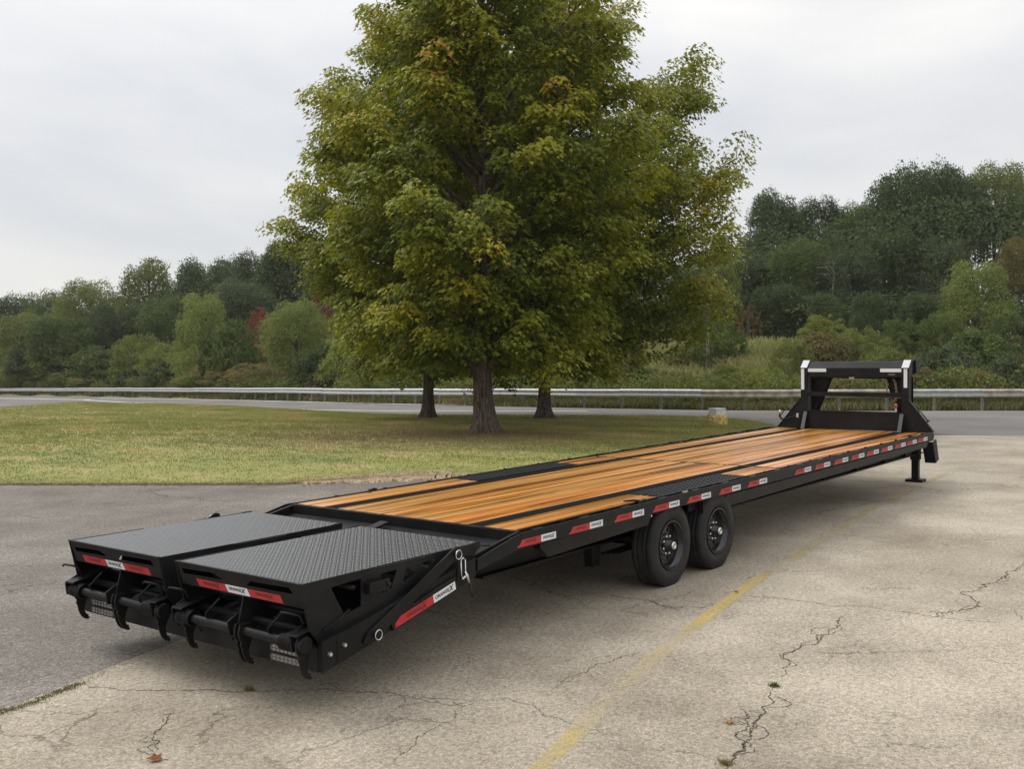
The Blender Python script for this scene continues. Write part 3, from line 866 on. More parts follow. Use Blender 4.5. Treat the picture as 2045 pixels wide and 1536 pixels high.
tag(edge_weeds('dry_grass', [(-30, 968), (150, 968), (300, 968), (460, 967.5), (560, 967), (640, 962), (740, 956)], 2600, 0.06, 0.035, 0.85), kind='stuff')
tag(edge_weeds('dry_grass', [(600, 964), (700, 957), (800, 953), (890, 948)], 1500, 0.22, 0.04, 0.85), kind='stuff')

def leaf_litter():
    n = 130
    c = at(1000, 880); P = c + rng.normal(0, 3.4, (n, 2)) 
    nm = unit(rng.normal(0, 0.35, (n, 3)) + np.array([0, 0, 1.0]))
    a = rng.uniform(0, 6.28, n)
    me = leaves_mesh('leaf_litter', np.c_[P, G(P[:, 0], P[:, 1]) + rng.uniform(0.035, 0.055, n)], np.c_[np.cos(a), np.sin(a), np.zeros(n)], nm, rng.uniform(0.07, 0.12, n), rng.uniform(0.78, 1.0, n), MAPLEM)
    tag(link(bpy.data.objects.new('leaf_litter', me)), kind='stuff')
leaf_litter()

def dead_leaf(px, size, mat, lab, rz):
    p = at(*px)
    out = [(0, -0.5), (0.2, -0.3), (0.42, -0.32), (0.3, -0.05), (0.45, 0.2), (0.18, 0.2), (0, 0.55), (-0.16, 0.22), (-0.45, 0.25), (-0.28, -0.03), (-0.4, -0.3), (-0.18, -0.3)]
    V = [(0, 0, 0.12)] + [(a * 1.0, b, 0.10 + 0.5 * (a * a) + 0.25 * abs(b) * ((i % 3) - 1) * 0.6 + 0.05) for i, (a, b) in enumerate(out)]
    V = [(x * size, y * size, max(0.004, z * size)) for x, y, z in V]
    n = len(out)
    mb = MB(); mb.add(V, [(0, 1 + i, 1 + (i + 1) % n) for i in range(n)])
    mb.tube([(0, -0.5 * size, 0.1 * size), (0.1 * size, -0.8 * size, 0.05 * size)], 0.02 * size, 5)
    o = mb.build('dead_leaf', mat)
    o.location = (p[0], p[1], float(G(*p)) + 0.006); o.rotation_euler = (0.1, -0.15, rz)
    tag(o, lab, 'leaf', 'dead leaves on the pavement')
dead_leaf((309, 1522), 0.085, DEADLEAF, 'rust brown dead leaf on the concrete at the lower left', 0.7)
dead_leaf((1455, 1447), 0.075, TANLEAF, 'tan dead leaf beside the branching crack right of the yellow line', 2.1)
dead_leaf((1470, 1185), 0.06, TANLEAF, 'small tan dead leaf on the concrete beside the near trailer wheel', 1.1)

# ================================================================== THE TRAILER
trailer = tag(empty('flatbed_trailer'), 'long black gooseneck flatbed trailer with oiled wood deck and two folded rear ramps', 'trailer')
trailer.rotation_euler = (-0.006, -0.002, 0)
DZ = 0.812                                      # top of the deck
YR, YI = 1.295, 1.222                           # rub rail face, inner side rail

def dz(x): return DZ - 0.006 + 0.19 * x         # top line of the dovetail (x < 0)

# --- deck boards, slightly cupped, each its own piece
def plank_mesh(x0, x1, w):
    mb = MB(); n = 9; h = 0.038
    prof = []
    for i in range(n):
        t = -1 + 2 * i / (n - 1)
        y = t * w / 2
        z = 0.0 - 0.0055 * (1 - t * t) - (0.006 if abs(t) > 0.99 else 0)
        prof.append((y, z))
    prof += [(w / 2, -h), (-w / 2, -h)]
    xs = np.linspace(x0, x1, max(2, int((x1 - x0) / 1.2) + 2))
    V = [(x, y, z) for x in xs for y, z in prof]; k = len(prof); F = []
    for i in range(len(xs) - 1):
        for j in range(k):
            j2 = (j + 1) % k
            F.append((i * k + j, (i + 1) * k + j, (i + 1) * k + j2, i * k + j2))
    F += [tuple(range(k)), tuple((len(xs) - 1) * k + j for j in range(k))[::-1]]
    mb.add(V, F)
    return mb

def plank(x0, x1, yc, w):
    o = plank_mesh(x0, x1, w).build('plank', WOOD, trailer)
    o.location = (0, yc, DZ + random.uniform(-0.002, 0.0015))
    o.rotation_euler = (random.uniform(-0.006, 0.006), 0, 0)
    md = o.modifiers.new('smooth', 'WEIGHTED_NORMAL')
    o.data.polygons.foreach_set('use_smooth', [len(p.vertices) == 4 for p in o.data.polygons])
    return o
XM = 4.81
X_END = 10.44
nb = 8
cw = 1.445 / nb
for k in range(nb):
    yc = -0.7225 + cw * (k + 0.5)
    plank(0.005, XM - 0.03, yc, cw - 0.004)
    plank(XM + 0.03, X_END, yc, cw - 0.004)
for sgn in (-1, 1):
    for k in range(2):
        yc = sgn * (0.885 + 0.166 * (k + 0.5))
        for a, b in ((0.005, 2.10), (3.93, XM - 0.03), (XM + 0.03, X_END)):
            plank(a, b, yc, 0.163)

# --- frame
for sgn in (-1, 1):
    mb = MB(); yc = sgn * 0.805
    MB().box((0.003, yc - 0.077, DZ - 0.030), (10.42, yc + 0.077, DZ - 0.007)).build('beam_top_flange', STRIP, trailer)
    mb.box((0.0, yc - 0.008, 0.425), (11.35, yc + 0.008, DZ - 0.041))
    mb.box((0.0, yc - 0.077, 0.405), (11.35, yc + 0.077, 0.423))
    x = 0.9
    while x < 10.3:                                   # web stiffeners
        mb.box((x, yc + sgn * 0.008, 0.423), (x + 0.008, yc + sgn * 0.07, DZ - 0.041)); x += 1.22
    mb.build('main_beam', BLACK, trailer)
    mb = MB(); mb.box((0, sgn * YI - 0.009, DZ - 0.09), (10.40, sgn * YI + 0.009, DZ + 0.004))
    mb.build('side_rail', BLACK, trailer, bevel=0.002)
    # rub rail with its bent end down the dovetail
    y0, y1 = sgn * (YR - 0.012), sgn * YR
    z0 = DZ - 0.006
    mb = MB().prism([(-0.06, z0 - 0.115), (10.40, z0 - 0.09), (10.40, z0 + 0.024), (-0.06, z0)], min(y0, y1), max(y0, y1))
    mb.build('rub_rail', BLACK, trailer, bevel=0.0025)
    mb = MB().prism([(-0.56, dz(-0.56) - 0.085), (-0.063, z0 - 0.115), (-0.063, z0), (-0.56, dz(-0.56))], min(y0, y1), max(y0, y1))
    mb.box((-0.56, sgn * (YI + 0.012), dz(-0.56) - 0.085), (-0.545, sgn * (YR - 0.013), dz(-0.56)))
    mb.box((-0.14, sgn * (YI + 0.012), z0 - 0.055), (-0.12, sgn * (YR - 0.013), z0 - 0.03))
    mb.build('rail_end', BLACK, trailer, bevel=0.0025)
    # spacers between the side rail and the rub rail, and the spool pipes between those
    k = 0; x = 0.20
    while x < 10.35:
        if k % 2 == 0:
            mb = MB().prism([(x - 0.075, YI + 0.010), (x + 0.075, YI + 0.010), (x + 0.045, YR - 0.013), (x - 0.045, YR - 0.013)] if sgn > 0 else
                            [(x - 0.045, -YR + 0.013), (x + 0.045, -YR + 0.013), (x + 0.075, -YI - 0.010), (x - 0.075, -YI - 0.010)], z0 - 0.085, z0 - 0.004 + 0.0023 * x, 'xy')
            mb.build('stake_pocket', BLACK, trailer, bevel=0.003)
        else:
            mb = MB().lathe([(0.021, 0), (0.021, 0.1), (0.015, 0.1), (0.015, 0)], (x, sgn * (YI + 0.036), z0 - 0.09 + 0.0023 * x), 12, axis='z', closed=True)
            mb.build('pipe_spool', BLACK, trailer, smooth=False)
        x += 0.315; k += 1
    # lower side channel, open round the wheels
    for a, b in ((0.31, 1.86), (3.42, 10.2)):
        mb = MB().prism([(a - 0.10, 0.645), (a, 0.565), (b - 0.06, 0.60 if b < 5 else 0.615), (b, 0.68), (b, 0.70), (a - 0.10, 0.68)], sgn * 1.20, sgn * 1.268)
        mb.build('lower_side_channel', BLACK, trailer, bevel=0.003)
        for xx in ((0.245, 1.875) if a < 1 else (3.39,)):
            mb = MB().lathe([(0, -0.012), (0.012, -0.010), (0.014, 0), (0.012, 0.010), (0, 0.012)], (xx, sgn * 1.255, 0.672), 12)
            mb.build('bolt_head', CHROME, trailer, smooth=True)
x = 0.35
while x < 10.3:                                        # crossmembers through the beams
    if not (1.95 < x < 4.05):
        MB().box((x, -1.19, 0.64), (x + 0.05, 1.19, 0.768)).build('crossmember', BLACK, trailer)
    else:
        MB().box((x, -0.79, 0.64), (x + 0.05, 0.79, 0.768)).build('crossmember', BLACK, trailer)
    x += 0.41
mb = MB().box((XM - 0.022, -YI + 0.012, DZ - 0.02), (XM + 0.022, YI - 0.012, DZ - 0.004))
mb.build('deck_joint_channel', BLACK, trailer)

# --- diamond tread: raised lozenges laid alternately at right angles
def tread(name, x0, x1, y0, y1, zf, parent, pitch=0.029, mat=None, slope=None):
    nx, ny = int((x1 - x0) / pitch), int((y1 - y0) / pitch)
    ii, jj = np.meshgrid(np.arange(nx), np.arange(ny), indexing='ij')
    cx = x0 + (ii.ravel() + 0.5) * (x1 - x0) / nx; cyy = y0 + (jj.ravel() + 0.5) * (y1 - y0) / ny
    a = np.where((ii.ravel() + jj.ravel()) % 2 == 0, math.pi / 4, -math.pi / 4)
    L, Wd, H = pitch * 0.60, pitch * 0.20, 0.0028
    loc = np.array([(-L, 0, 0), (0, -Wd, 0), (L, 0, 0), (0, Wd, 0), (-L * 0.45, 0, H), (L * 0.45, 0, H)])
    c, s = np.cos(a), np.sin(a)
    V = np.empty((len(cx), 6, 3))
    V[:, :, 0] = cx[:, None] + c[:, None] * loc[None, :, 0] - s[:, None] * loc[None, :, 1]
    V[:, :, 1] = cyy[:, None] + s[:, None] * loc[None, :, 0] + c[:, None] * loc[None, :, 1]
    V[:, :, 2] = zf(V[:, :, 0]) + loc[None, :, 2]
    tri = np.array([(0, 1, 4), (1, 5, 4), (1, 2, 5), (2, 3, 5), (3, 4, 5), (3, 0, 4)])
    F = (tri[None] + (np.arange(len(cx)) * 6)[:, None, None]).reshape(-1, 3)
    o = link(bpy.data.objects.new(name, raw_mesh(name, V.reshape(-1, 3), F, mat or TREAD)), parent)
    return tag(o, kind='stuff')

for sgn in (-1, 1):
    a, b = sorted((sgn * 0.886, sgn * 1.212))
    mb = MB().box((2.105, a, DZ - 0.006), (3.925, b, DZ))
    tp = mb.build('tread_plate', STRIP, trailer)
    tread('tread_lugs', 2.11, 3.92, a + 0.002, b - 0.002, lambda x: 0 * x + DZ, tp, 0.046, TREADL)

# --- rear end of the deck and the dovetail
mb = MB().box((-0.052, -1.21, 0.715), (0.0, 1.21, DZ - 0.004))
for y in np.arange(-1.02, 1.1, 0.34):
    mb.box((-0.046, y, DZ - 0.004), (-0.012, y + 0.16, DZ - 0.001))
mb.build('rear_crossbeam', BLACK, trailer, bevel=0.003)
MB().prism([(-0.055, 0.725), (-0.055, 0.733), (-1.95, 0.372), (-1.95, 0.364)], -1.235, 1.235).build('dovetail_floor', BLACK, trailer)
for sgn in (-1, 1):
    a, b = sorted((sgn * 1.252, sgn * 1.286))
    mb = MB().prism([(-1.97, 0.27), (-1.70, dz(-1.70) - 0.165), (-0.57, dz(-0.57) - 0.118), (-0.57, dz(-0.57) - 0.002), (-1.97, dz(-1.97) - 0.002)], a, b)
    mb.prism([(-1.97, dz(-1.97)), (-0.57, dz(-0.57)), (-0.57, dz(-0.57) + 0.010), (-1.97, dz(-1.97) + 0.010)], *sorted((sgn * 1.238, sgn * 1.292)))
    mb.prism([(-0.57, dz(-0.57) - 0.10), (-0.0, DZ - 0.10), (0.0, DZ - 0.004), (-0.57, dz(-0.57) + 0.01)], *sorted((sgn * 1.214, sgn * 1.240)))
    mb.build('dovetail_channel', BLACK, trailer, bevel=0.003)
    # bracket boxing in the hinge at the tail
    mb = MB().prism([(-1.985, 0.27), (-1.76, 0.318), (-1.76, 0.475), (-1.82, 0.478), (-1.985, 0.455)], *sorted((sgn * 1.2865, sgn * 1.303)))
    mb.box((-1.872, sgn * 1.303, 0.30), (-1.868, sgn * 1.307, 0.465))
    hb = mb.build('hinge_box', BLACK, trailer, bevel=0.004)
    for bx, bz in ((-1.93, 0.372), (-1.815, 0.40)):
        MB().lathe([(0.0, sgn * 0.016), (0.012, sgn * 0.016), (0.016, 0.0)], (bx, sgn * 1.303, bz), 6).build('bolt', ZINC, hb)
    # lift arm from the tail up to the ring at the top
    p0, p1 = np.array((-1.60, 0.385)), np.array((-0.775, 0.785))
    d = (p1 - p0) / np.linalg.norm(p1 - p0); nn = np.array((-d[1], d[0]))
    arm = [p0 - d * 0.02 - nn * 0.035, p1 - nn * 0.038 - d * 0.02, p1 + d * 0.03 - nn * 0.02, p1 + d * 0.035 + nn * 0.015, p1 + nn * 0.042, p0 + nn * 0.045, p0 - d * 0.055 + nn * 0.01]
    ao = MB().prism([tuple(q) for q in arm], *sorted((sgn * 1.293, sgn * 1.304))).build('lift_arm', BLACK, trailer, bevel=0.003)
    for q in ((-1.555, 0.405), (-0.80, 0.772)):
        mb = MB().lathe([(0.0, sgn * 0.03), (0.017, sgn * 0.03), (0.019, sgn * 0.0)], (q[0], sgn * 1.304, q[1]), 12)
        mb.build('pivot_pin', BLACK, ao)
        pts = [(q[0] + 0.029 * math.cos(t), sgn * 1.332, q[1] + 0.030 * math.sin(t)) for t in np.linspace(0, 2 * math.pi, 20)[:-1]]
        MB().tube(pts, 0.0042, 6, closed=True).build('retaining_ring', CHROME, ao, smooth=True)
    # over-centre latch hanging from the ring
    q = np.array((-0.735, 0.735)); yy = sgn * 1.312
    mb = MB()
    for ox in (-0.022, 0.022):
        mb.tube([(q[0] + ox, yy, q[1] - 0.01), (q[0] + ox + 0.004, yy, q[1] - 0.10), (q[0] + ox * 0.7 + 0.008, yy, q[1] - 0.135)], 0.0052, 7)
    mb.tube([(q[0] - 0.022, yy, q[1] - 0.01), (q[0], yy, q[1] + 0.004), (q[0] + 0.022, yy, q[1] - 0.01)], 0.0052, 7)
    mb.tube([(q[0] - 0.012, yy, q[1] - 0.138), (q[0] + 0.016, yy - sgn * 0.0, q[1] - 0.128), (q[0] + 0.048, yy, q[1] - 0.118)], 0.009, 8)
    mb.tube([(q[0] + 0.020, yy, q[1] - 0.09), (q[0] + 0.034, yy + sgn * 0.006, q[1] - 0.128), (q[0] + 0.055, yy + sgn * 0.012, q[1] - 0.185)], 0.009, 8, taper=[0.007, 0.012, 0.008])
    la = mb.build('over_centre_latch', CHROME, trailer, smooth=True)
    MB().tube([(q[0] + 0.055, yy + sgn * 0.012, q[1] - 0.185), (q[0] + 0.075, yy + sgn * 0.014, q[1] - 0.27)], 0.010, 8).build('rubber_grip', RUBBER, la, smooth=True)
    MB().prism([(q[0] - 0.05, q[1] - 0.19), (q[0] + 0.012, q[1] - 0.19), (q[0] + 0.03, q[1] + 0.02), (q[0] - 0.03, q[1] + 0.05)], *sorted((sgn * 1.2865, sgn * 1.300))).build('latch_plate', BLACK, trailer, bevel=0.003)
    # bent wire stops at the top of the channel
    for xs in (-0.52, -0.72):
        z = dz(xs)
        MB().tube([(xs - 0.06, sgn * 1.245, z + 0.075), (xs, sgn * 1.245, z + 0.06), (xs + 0.03, sgn * 1.245, z + 0.07), (xs + 0.16, sgn * 1.245, z + 0.05)], 0.006, 6).build('wire_stop', BLACK, trailer, smooth=True)

# tail plate with lamps
mb = MB().prism([(-1.25, 0.262), (1.25, 0.262), (1.25, 0.40), (1.21, 0.425), (-1.21, 0.425), (-1.25, 0.40)], -1.972, -1.955, 'yz')
tail = mb.build('tail_plate', BLACK, trailer, bevel=0.004)
MB().prism([(-1.955, 0.262), (-1.955, 0.272), (-1.75, 0.31), (-1.75, 0.30)], -1.25, 1.25).build('tail_flange', BLACK, trailer)
for yc in (-0.12, 0.12, 0.02, 0.35, -0.45):
    MB().lathe([(0.0, -0.02), (0.012, -0.02), (0.014, 0.0)], (-1.972, yc, 0.34), 8).build('bolt', BLACK, tail)
def lamp(yc, zc):
    w, h = 0.155, 0.026
    pts = [(yc + sx * (w - h) + h * math.cos(t), zc + h * math.sin(t)) for sx, t0 in ((1, -math.pi / 2), (-1, math.pi / 2)) for t in np.linspace(t0, t0 + math.pi, 8)]
    o = MB().prism(pts, -1.985, -1.9725, 'yz').build('tail_light', RUBBER, trailer, bevel=0.003)
    pts = [(yc + (y - yc) * 0.93, zc + (z - zc) * 0.8) for y, z in pts]
    lo = MB().prism(pts, -1.990, -1.9855, 'yz').build('lamp_lens', LENS, o, bevel=0.002)
    mb = MB()
    for i in range(7):
        for j in (-1, 1):
            cy_, cz_ = yc - 0.108 + i * 0.036, zc + j * 0.0095
            mb.add([(-1.9903, cy_ - 0.011, cz_ - 0.006), (-1.9903, cy_ + 0.011, cz_ - 0.006), (-1.9903, cy_ + 0.011, cz_ + 0.006), (-1.9903, cy_ - 0.011, cz_ + 0.006), (-1.996, cy_, cz_)],
                   [(1, 0, 4), (2, 1, 4), (3, 2, 4), (0, 3, 4)])
    tag(mb.build('lens_facets', FACET, o), kind='stuff')
for sgn in (-1, 1):
    for zc in (0.298, 0.354): lamp(sgn * 0.99, zc)

# --- lettering cut from the built-in font
def text_mesh(body, size, shear=0.0):
    cu = bpy.data.curves.new('lettering', 'FONT')
    cu.body = body; cu.size = size; cu.shear = shear; cu.align_x = 'CENTER'; cu.align_y = 'CENTER'
    cu.resolution_u = 2; cu.offset = size * 0.035; cu.space_character = 1.02
    o = bpy.data.objects.new('lettering', cu); COL.objects.link(o)
    bpy.context.view_layer.update()
    me = bpy.data.meshes.new_from_object(o.evaluated_get(bpy.context.evaluated_depsgraph_get()))
    bpy.data.objects.remove(o); bpy.data.curves.remove(cu)
    V = [tuple(v.co)[:2] for v in me.vertices]; F = [tuple(p.vertices) for p in me.polygons]
    bpy.data.meshes.remove(me)
    return np.array(V), F
TXT = text_mesh('ORANGE', 1.0, 0.12)
TX = text_mesh('X', 1.55, 0.35)
_w = TXT[0][:, 0].max() - TXT[0][:, 0].min()
_wx = TX[0][:, 0].max() - TX[0][:, 0].min()
LOGO_V = np.concatenate([TXT[0] - np.array([_w / 2 + (TXT[0][:, 0].max() - _w / 2), 0]), TX[0] + np.array([_wx * 0.24, -0.06])])
LOGO_F = list(TXT[1]) + [tuple(i + len(TXT[0]) for i in f) for f in TX[1]]
_mid = (LOGO_V[:, 0].max() + LOGO_V[:, 0].min()) / 2
LOGO_V = (LOGO_V - np.array([_mid, 0])) / (LOGO_V[:, 0].max() - LOGO_V[:, 0].min())     # unit width

def logo(mb, c, width, ex, ez, nrm, mi, off=0.0008):
    """write the word on a plane: c centre, ex / ez the reading and upright directions"""
    c, ex, ez, nrm = map(np.asarray, (c, ex, ez, nrm))
    V = [c + ex * (p[0] * width) + ez * (p[1] * width) + nrm * off for p in LOGO_V]
    a, b, d = V[LOGO_F[0][0]], V[LOGO_F[0][1]], V[LOGO_F[0][2]]
    F = LOGO_F if np.dot(np.cross(b - a, d - a), nrm) > 0 else [f[::-1] for f in LOGO_F]
    mb.add(V, F, mi)

def quad(mb, P, mi, nrm):
    P = [np.asarray(p, float) for p in P]
    s = np.zeros(3)
    for i in range(1, len(P) - 1): s += np.cross(P[i] - P[0], P[i + 1] - P[0])
    f = tuple(range(len(P)))
    mb.add(P, [f if np.dot(s, nrm) > 0 else f[::-1]], mi)

# reflective tape along the rub rails
RED_X = [-0.106, 0.552, 1.207, 1.841, 2.465, 3.12, 3.766, 4.992, 5.592, 6.205, 6.799, 7.365, 7.942, 8.535, 9.068, 9.609]
for sgn in (-1, 1):
    y = sgn * (YR + 0.0012); nr = np.array((0, sgn, 0.0)); ex = np.array((1.0, 0, 0)) * (-sgn); ez = np.array((0, 0, 1.0))
    for x in RED_X:
        z = DZ - 0.006 - 0.103 + 0.0024 * max(x, 0)
        mb = MB()
        h = 0.052
        quad(mb, [(x, y, z), (x + 0.287, y, z), (x + 0.287, y, z + h), (x + 0.05, y, z + h), (x + 0.028, y, z + 0.022), (x, y, z + 0.012)], 0, nr)
        quad(mb, [(x + 0.289, y, z + 0.002), (x + 0.48, y, z + 0.002), (x + 0.48, y, z + h + 0.002), (x + 0.289, y, z + h + 0.002)], 1, nr)
        tp = mb.build('reflective_tape', [REDT, WHITET], trailer)
        mb = MB(); logo(mb, (x + 0.165, y, z + 0.030), 0.145, ex, ez, nr, 0)
        mb.build('lettering', RINK, tp)
        mb = MB(); logo(mb, (x + 0.385, y, z + 0.029), 0.155, ex, ez, nr, 0)
        mb.build('lettering', INK, tp)
    # the long tape on the dovetail channel
    sl = 0.235
    ex2 = np.array((1.0, 0, sl)) / math.hypot(1, sl); ez2 = np.array((-sl, 0, 1.0)) / math.hypot(1, sl)
    o0 = np.array((-1.385, sgn * 1.3053, 0.402)); hh = 0.056
    def Q(a, b): return o0 + ex2 * a + ez2 * b
    mb = MB()
    quad(mb, [Q(0, 0), Q(0.375, 0), Q(0.375, hh), Q(0.065, hh), Q(0.01, 0.03)], 0, nr)
    quad(mb, [Q(0.376, 0), Q(0.60, 0), Q(0.60, hh), Q(0.376, hh)], 1, nr)
    tp = mb.build('reflective_tape', [REDT, WHITET], trailer)
    mb = MB(); logo(mb, Q(0.215, 0.028), 0.2, ex2 * (-sgn), ez2, nr, 0); mb.build('lettering', RINK, tp)
    mb = MB(); logo(mb, Q(0.488, 0.028), 0.19, ex2 * (-sgn), ez2, nr, 0); mb.build('lettering', INK, tp)
    MB().prism([(-1.40, 0.39), (-0.77, 0.535), (-0.81, 0.625), (-1.42, 0.478)], *sorted((sgn * 1.2865, sgn * 1.3043))).build('tape_backing_plate', BLACK, trailer)
# small white warning label on the rail above the near wheels
mb = MB()
quad(mb, [(2.44, -YI - 0.0105, DZ - 0.065), (2.60, -YI - 0.0105, DZ - 0.065), (2.60, -YI - 0.0105, DZ + 0.0), (2.44, -YI - 0.0105, DZ + 0.0)], 0, np.array((0, -1, 0)))
quad(mb, [(2.455, -YI - 0.0115, DZ - 0.025), (2.53, -YI - 0.0115, DZ - 0.025), (2.53, -YI - 0.0115, DZ - 0.01), (2.455, -YI - 0.0115, DZ - 0.01)], 1, np.array((0, -1, 0)))
quad(mb, [(2.56, -YI - 0.0115, DZ - 0.05), (2.585, -YI - 0.0115, DZ - 0.05), (2.572, -YI - 0.0115, DZ - 0.025)], 2, np.array((0, -1, 0)))
mb.build('warning_label', [WHITET, REDT, INK], trailer)
# levers and small ratchets lying on the deck edge
for sgn, x in ((-1, 1.72), (-1, 9.55), (1, 0.95), (1, 7.2)):
    mb = MB().tube([(x - 0.02, sgn * 1.25, DZ + 0.004), (x - 0.06, sgn * 1.22, DZ + 0.018), (x - 0.13, sgn * 1.15, DZ + 0.014)], 0.011, 7, taper=[0.014, 0.010, 0.007])
    mb.tube([(x - 0.05, sgn * 1.255, DZ - 0.01), (x + 0.03, sgn * 1.255, DZ + 0.012), (x + 0.07, sgn * 1.255, DZ + 0.006)], 0.013, 7)
    mb.build('ratchet_lever', BLACK, trailer, smooth=True)

# --- fold-over ramps
def ramp(y0, y1, near):
    """one ramp lying folded forward on the dovetail, as a part of the trailer with its own pieces"""
    zt = 0.800
    side = [(-2.093, zt), (-2.03, 0.52), (-1.95, 0.425), (-0.62, 0.668), (-0.47, 0.765), (-0.47, zt + 0.004), (-0.56, zt + 0.004), (-0.575, zt + 0.0), (-1.03, zt - 0.001), (-1.05, zt - 0.008), (-1.47, zt - 0.008), (-1.50, zt)]
    holes = [[(-1.857, 0.740), (-1.754, 0.556), (-1.614, 0.583), (-1.614, 0.750)][::-1],
             [(-1.440, 0.748), (-1.435, 0.627), (-1.353, 0.640), (-1.300, 0.750)][::-1],
             [(-1.209, 0.752), (-1.248, 0.665), (-1.173, 0.678), (-1.131, 0.700)][::-1],
             [(-1.056, 0.752), (-1.075, 0.730), (-1.009, 0.712), (-0.932, 0.757)][::-1]]
    mb = MB().box((-2.085, y0 + 0.012, zt - 0.010), (-0.47, y1 - 0.012, zt - 0.003))
    r = mb.build('ramp', TREADB, trailer)
    tread('tread_lugs', -2.075, -0.475, y0 + 0.02, y1 - 0.02, lambda x: 0 * x + zt - 0.003, r, 0.034)
    for yy in (y0, y1 - 0.010):
        MB().prism(side, yy, yy + 0.010, 'xz', 0, holes).build('side_plate', BLACK, r, bevel=0.002)
    yc = (y0 + y1) / 2; w = y1 - y0
    # slanting end plate, built upright and leaned forward
    a = y0 + 0.012; b = y1 - 0.012
    z0, z1 = 0.648, 0.796
    s1 = [(a + 0.03, z0 + 0.112), (a + 0.05, z0 + 0.075), (a + w * 0.31, z0 + 0.075), (a + w * 0.37, z0 + 0.112)]
    s1 = [(b - 0.035, z0 + 0.108), (b - 0.355, z0 + 0.116), (b - 0.452, z0 + 0.084), (b - 0.05, z0 + 0.076)]
    s2 = [(a + 0.455, z0 + 0.112), (a + 0.10, z0 + 0.118), (a + 0.075, z0 + 0.082), (a + 0.50, z0 + 0.078)]
    e = MB().prism([(a, z0), (b, z0), (b, z1), (a, z1)], 0, 0.008, 'yz', 0, [s1, s2])
    sh = 0.04 / 0.148
    e.v = [(-2.088 + p[0] + (z1 - p[2]) * sh, p[1], p[2]) for p in e.v]
    ep = e.build('end_plate', BLACK, r, bevel=0.002)
    MB().box((-2.098, y0 + 0.004, zt - 0.006), (-2.078, y1 - 0.004, zt + 0.004)).build('end_lip', BLACK, r, bevel=0.002)
    # tape on the end plate: red, white, red
    nr = np.array((-1.0, 0, -sh)); nr /= np.linalg.norm(nr)
    def E(y, z): return np.array((-2.088 + (z1 - z) * sh - 0.0012, y, z))
    mb = MB(); zl, zh = z0 + 0.008, z0 + 0.058; sk = 0.018
    c = yc + 0.02
    for (ya, yb, mi) in ((c + 0.11, c + 0.40, 0), (c - 0.105, c + 0.108, 1), (c - 0.41, c - 0.107, 0)):
        quad(mb, [E(ya - sk, zl), E(yb - sk, zl), E(yb, zh), E(ya, zh)], mi, nr)
    for yq, wd, mi in ((c + 0.245, 0.17, 2), (c - 0.005, 0.165, 3), (c - 0.265, 0.17, 2)):
        logo(mb, E(yq, (zl + zh) / 2 + 0.002), wd, (0, -1, 0), np.array((-sh, 0, 1.0)) / math.hypot(1, sh), nr, mi)
    mb.build('reflective_tape', [REDT, WHITET, RINK, INK], r)
    # inner ribs, cross tubes and the wide middle web
    for xx, zz in ((-1.85, 0.60), (-1.66, 0.70), (-1.45, 0.73), (-1.2, 0.70), (-0.95, 0.73)):
        MB().tube([(xx, y0 + 0.012, zz), (xx, y1 - 0.012, zz)], 0.017, 8).build('cross_tube', BLACK, r, smooth=True)
    MB().prism([(-2.0, 0.79), (-2.03, 0.62), (-2.07, 0.47), (-1.96, 0.44), (-1.2, 0.57), (-0.8, 0.79)], yc - 0.006, yc + 0.006).build('middle_web', BLACK, r)
    # bolted bracket box on the outside
    for yy, sg in (((y0 - 0.045), -1), (y1 + 0.002, 1)):
        if (sg < 0) == near:
            mb = MB().box((-1.585, yy, 0.652), (-1.41, yy + 0.043, 0.660)).box((-1.585, yy, 0.66), (-1.577, yy + 0.043, 0.722)).box((-1.418, yy, 0.66), (-1.41, yy + 0.043, 0.722)).box((-1.577, yy if sg < 0 else yy + 0.037, 0.66), (-1.418, yy + 0.006 if sg < 0 else yy + 0.043, 0.722))
            mb.lathe([(0, sg * 0.022), (0.013, sg * 0.022), (0.015, 0)], (-1.43, yy if sg < 0 else yy + 0.043, 0.69), 6)
            mb.build('bracket_box', BLACK, r, bevel=0.002)
    # hinge shaft, claws, springs and pull rods
    xs, zs = -2.062, 0.443
    MB().tube([(xs, y0 + 0.02, zs), (xs, y1 - 0.02, zs)], 0.030, 16).build('hinge_shaft', BLACK, r, smooth=False)
    MB().tube([(xs + 0.12, y0 + 0.02, zs + 0.045), (xs + 0.12, y1 - 0.02, zs + 0.045)], 0.022, 12).build('torsion_rod', BLACK, r, smooth=True)
    MB().tube([(xs + 0.24, y0 + 0.02, zs + 0.10), (xs + 0.24, y1 - 0.02, zs + 0.10)], 0.022, 12).build('torsion_rod', BLACK, r, smooth=True)
    for yy in (y0 + 0.005, y1 - 0.02):
        MB().lathe([(0.0, -0.025), (0.046, -0.025), (0.05, -0.02), (0.05, 0.02), (0.046, 0.025), (0, 0.025)], (xs, yy + 0.008, zs), 24).build('shaft_collar', BLACK, r)
    for yy, direction in ((y0 + 0.10, 1), (y1 - 0.13, 1)):
        pts = [(xs + 0.047 * math.cos(t), yy + 0.016 * t / (2 * math.pi) - 0.02, zs + 0.047 * math.sin(t)) for t in np.linspace(0, 2 * math.pi * 7, 7 * 14)]
        MB().tube(pts, 0.0075, 6).build('coil_spring', BLACK, r, smooth=True)
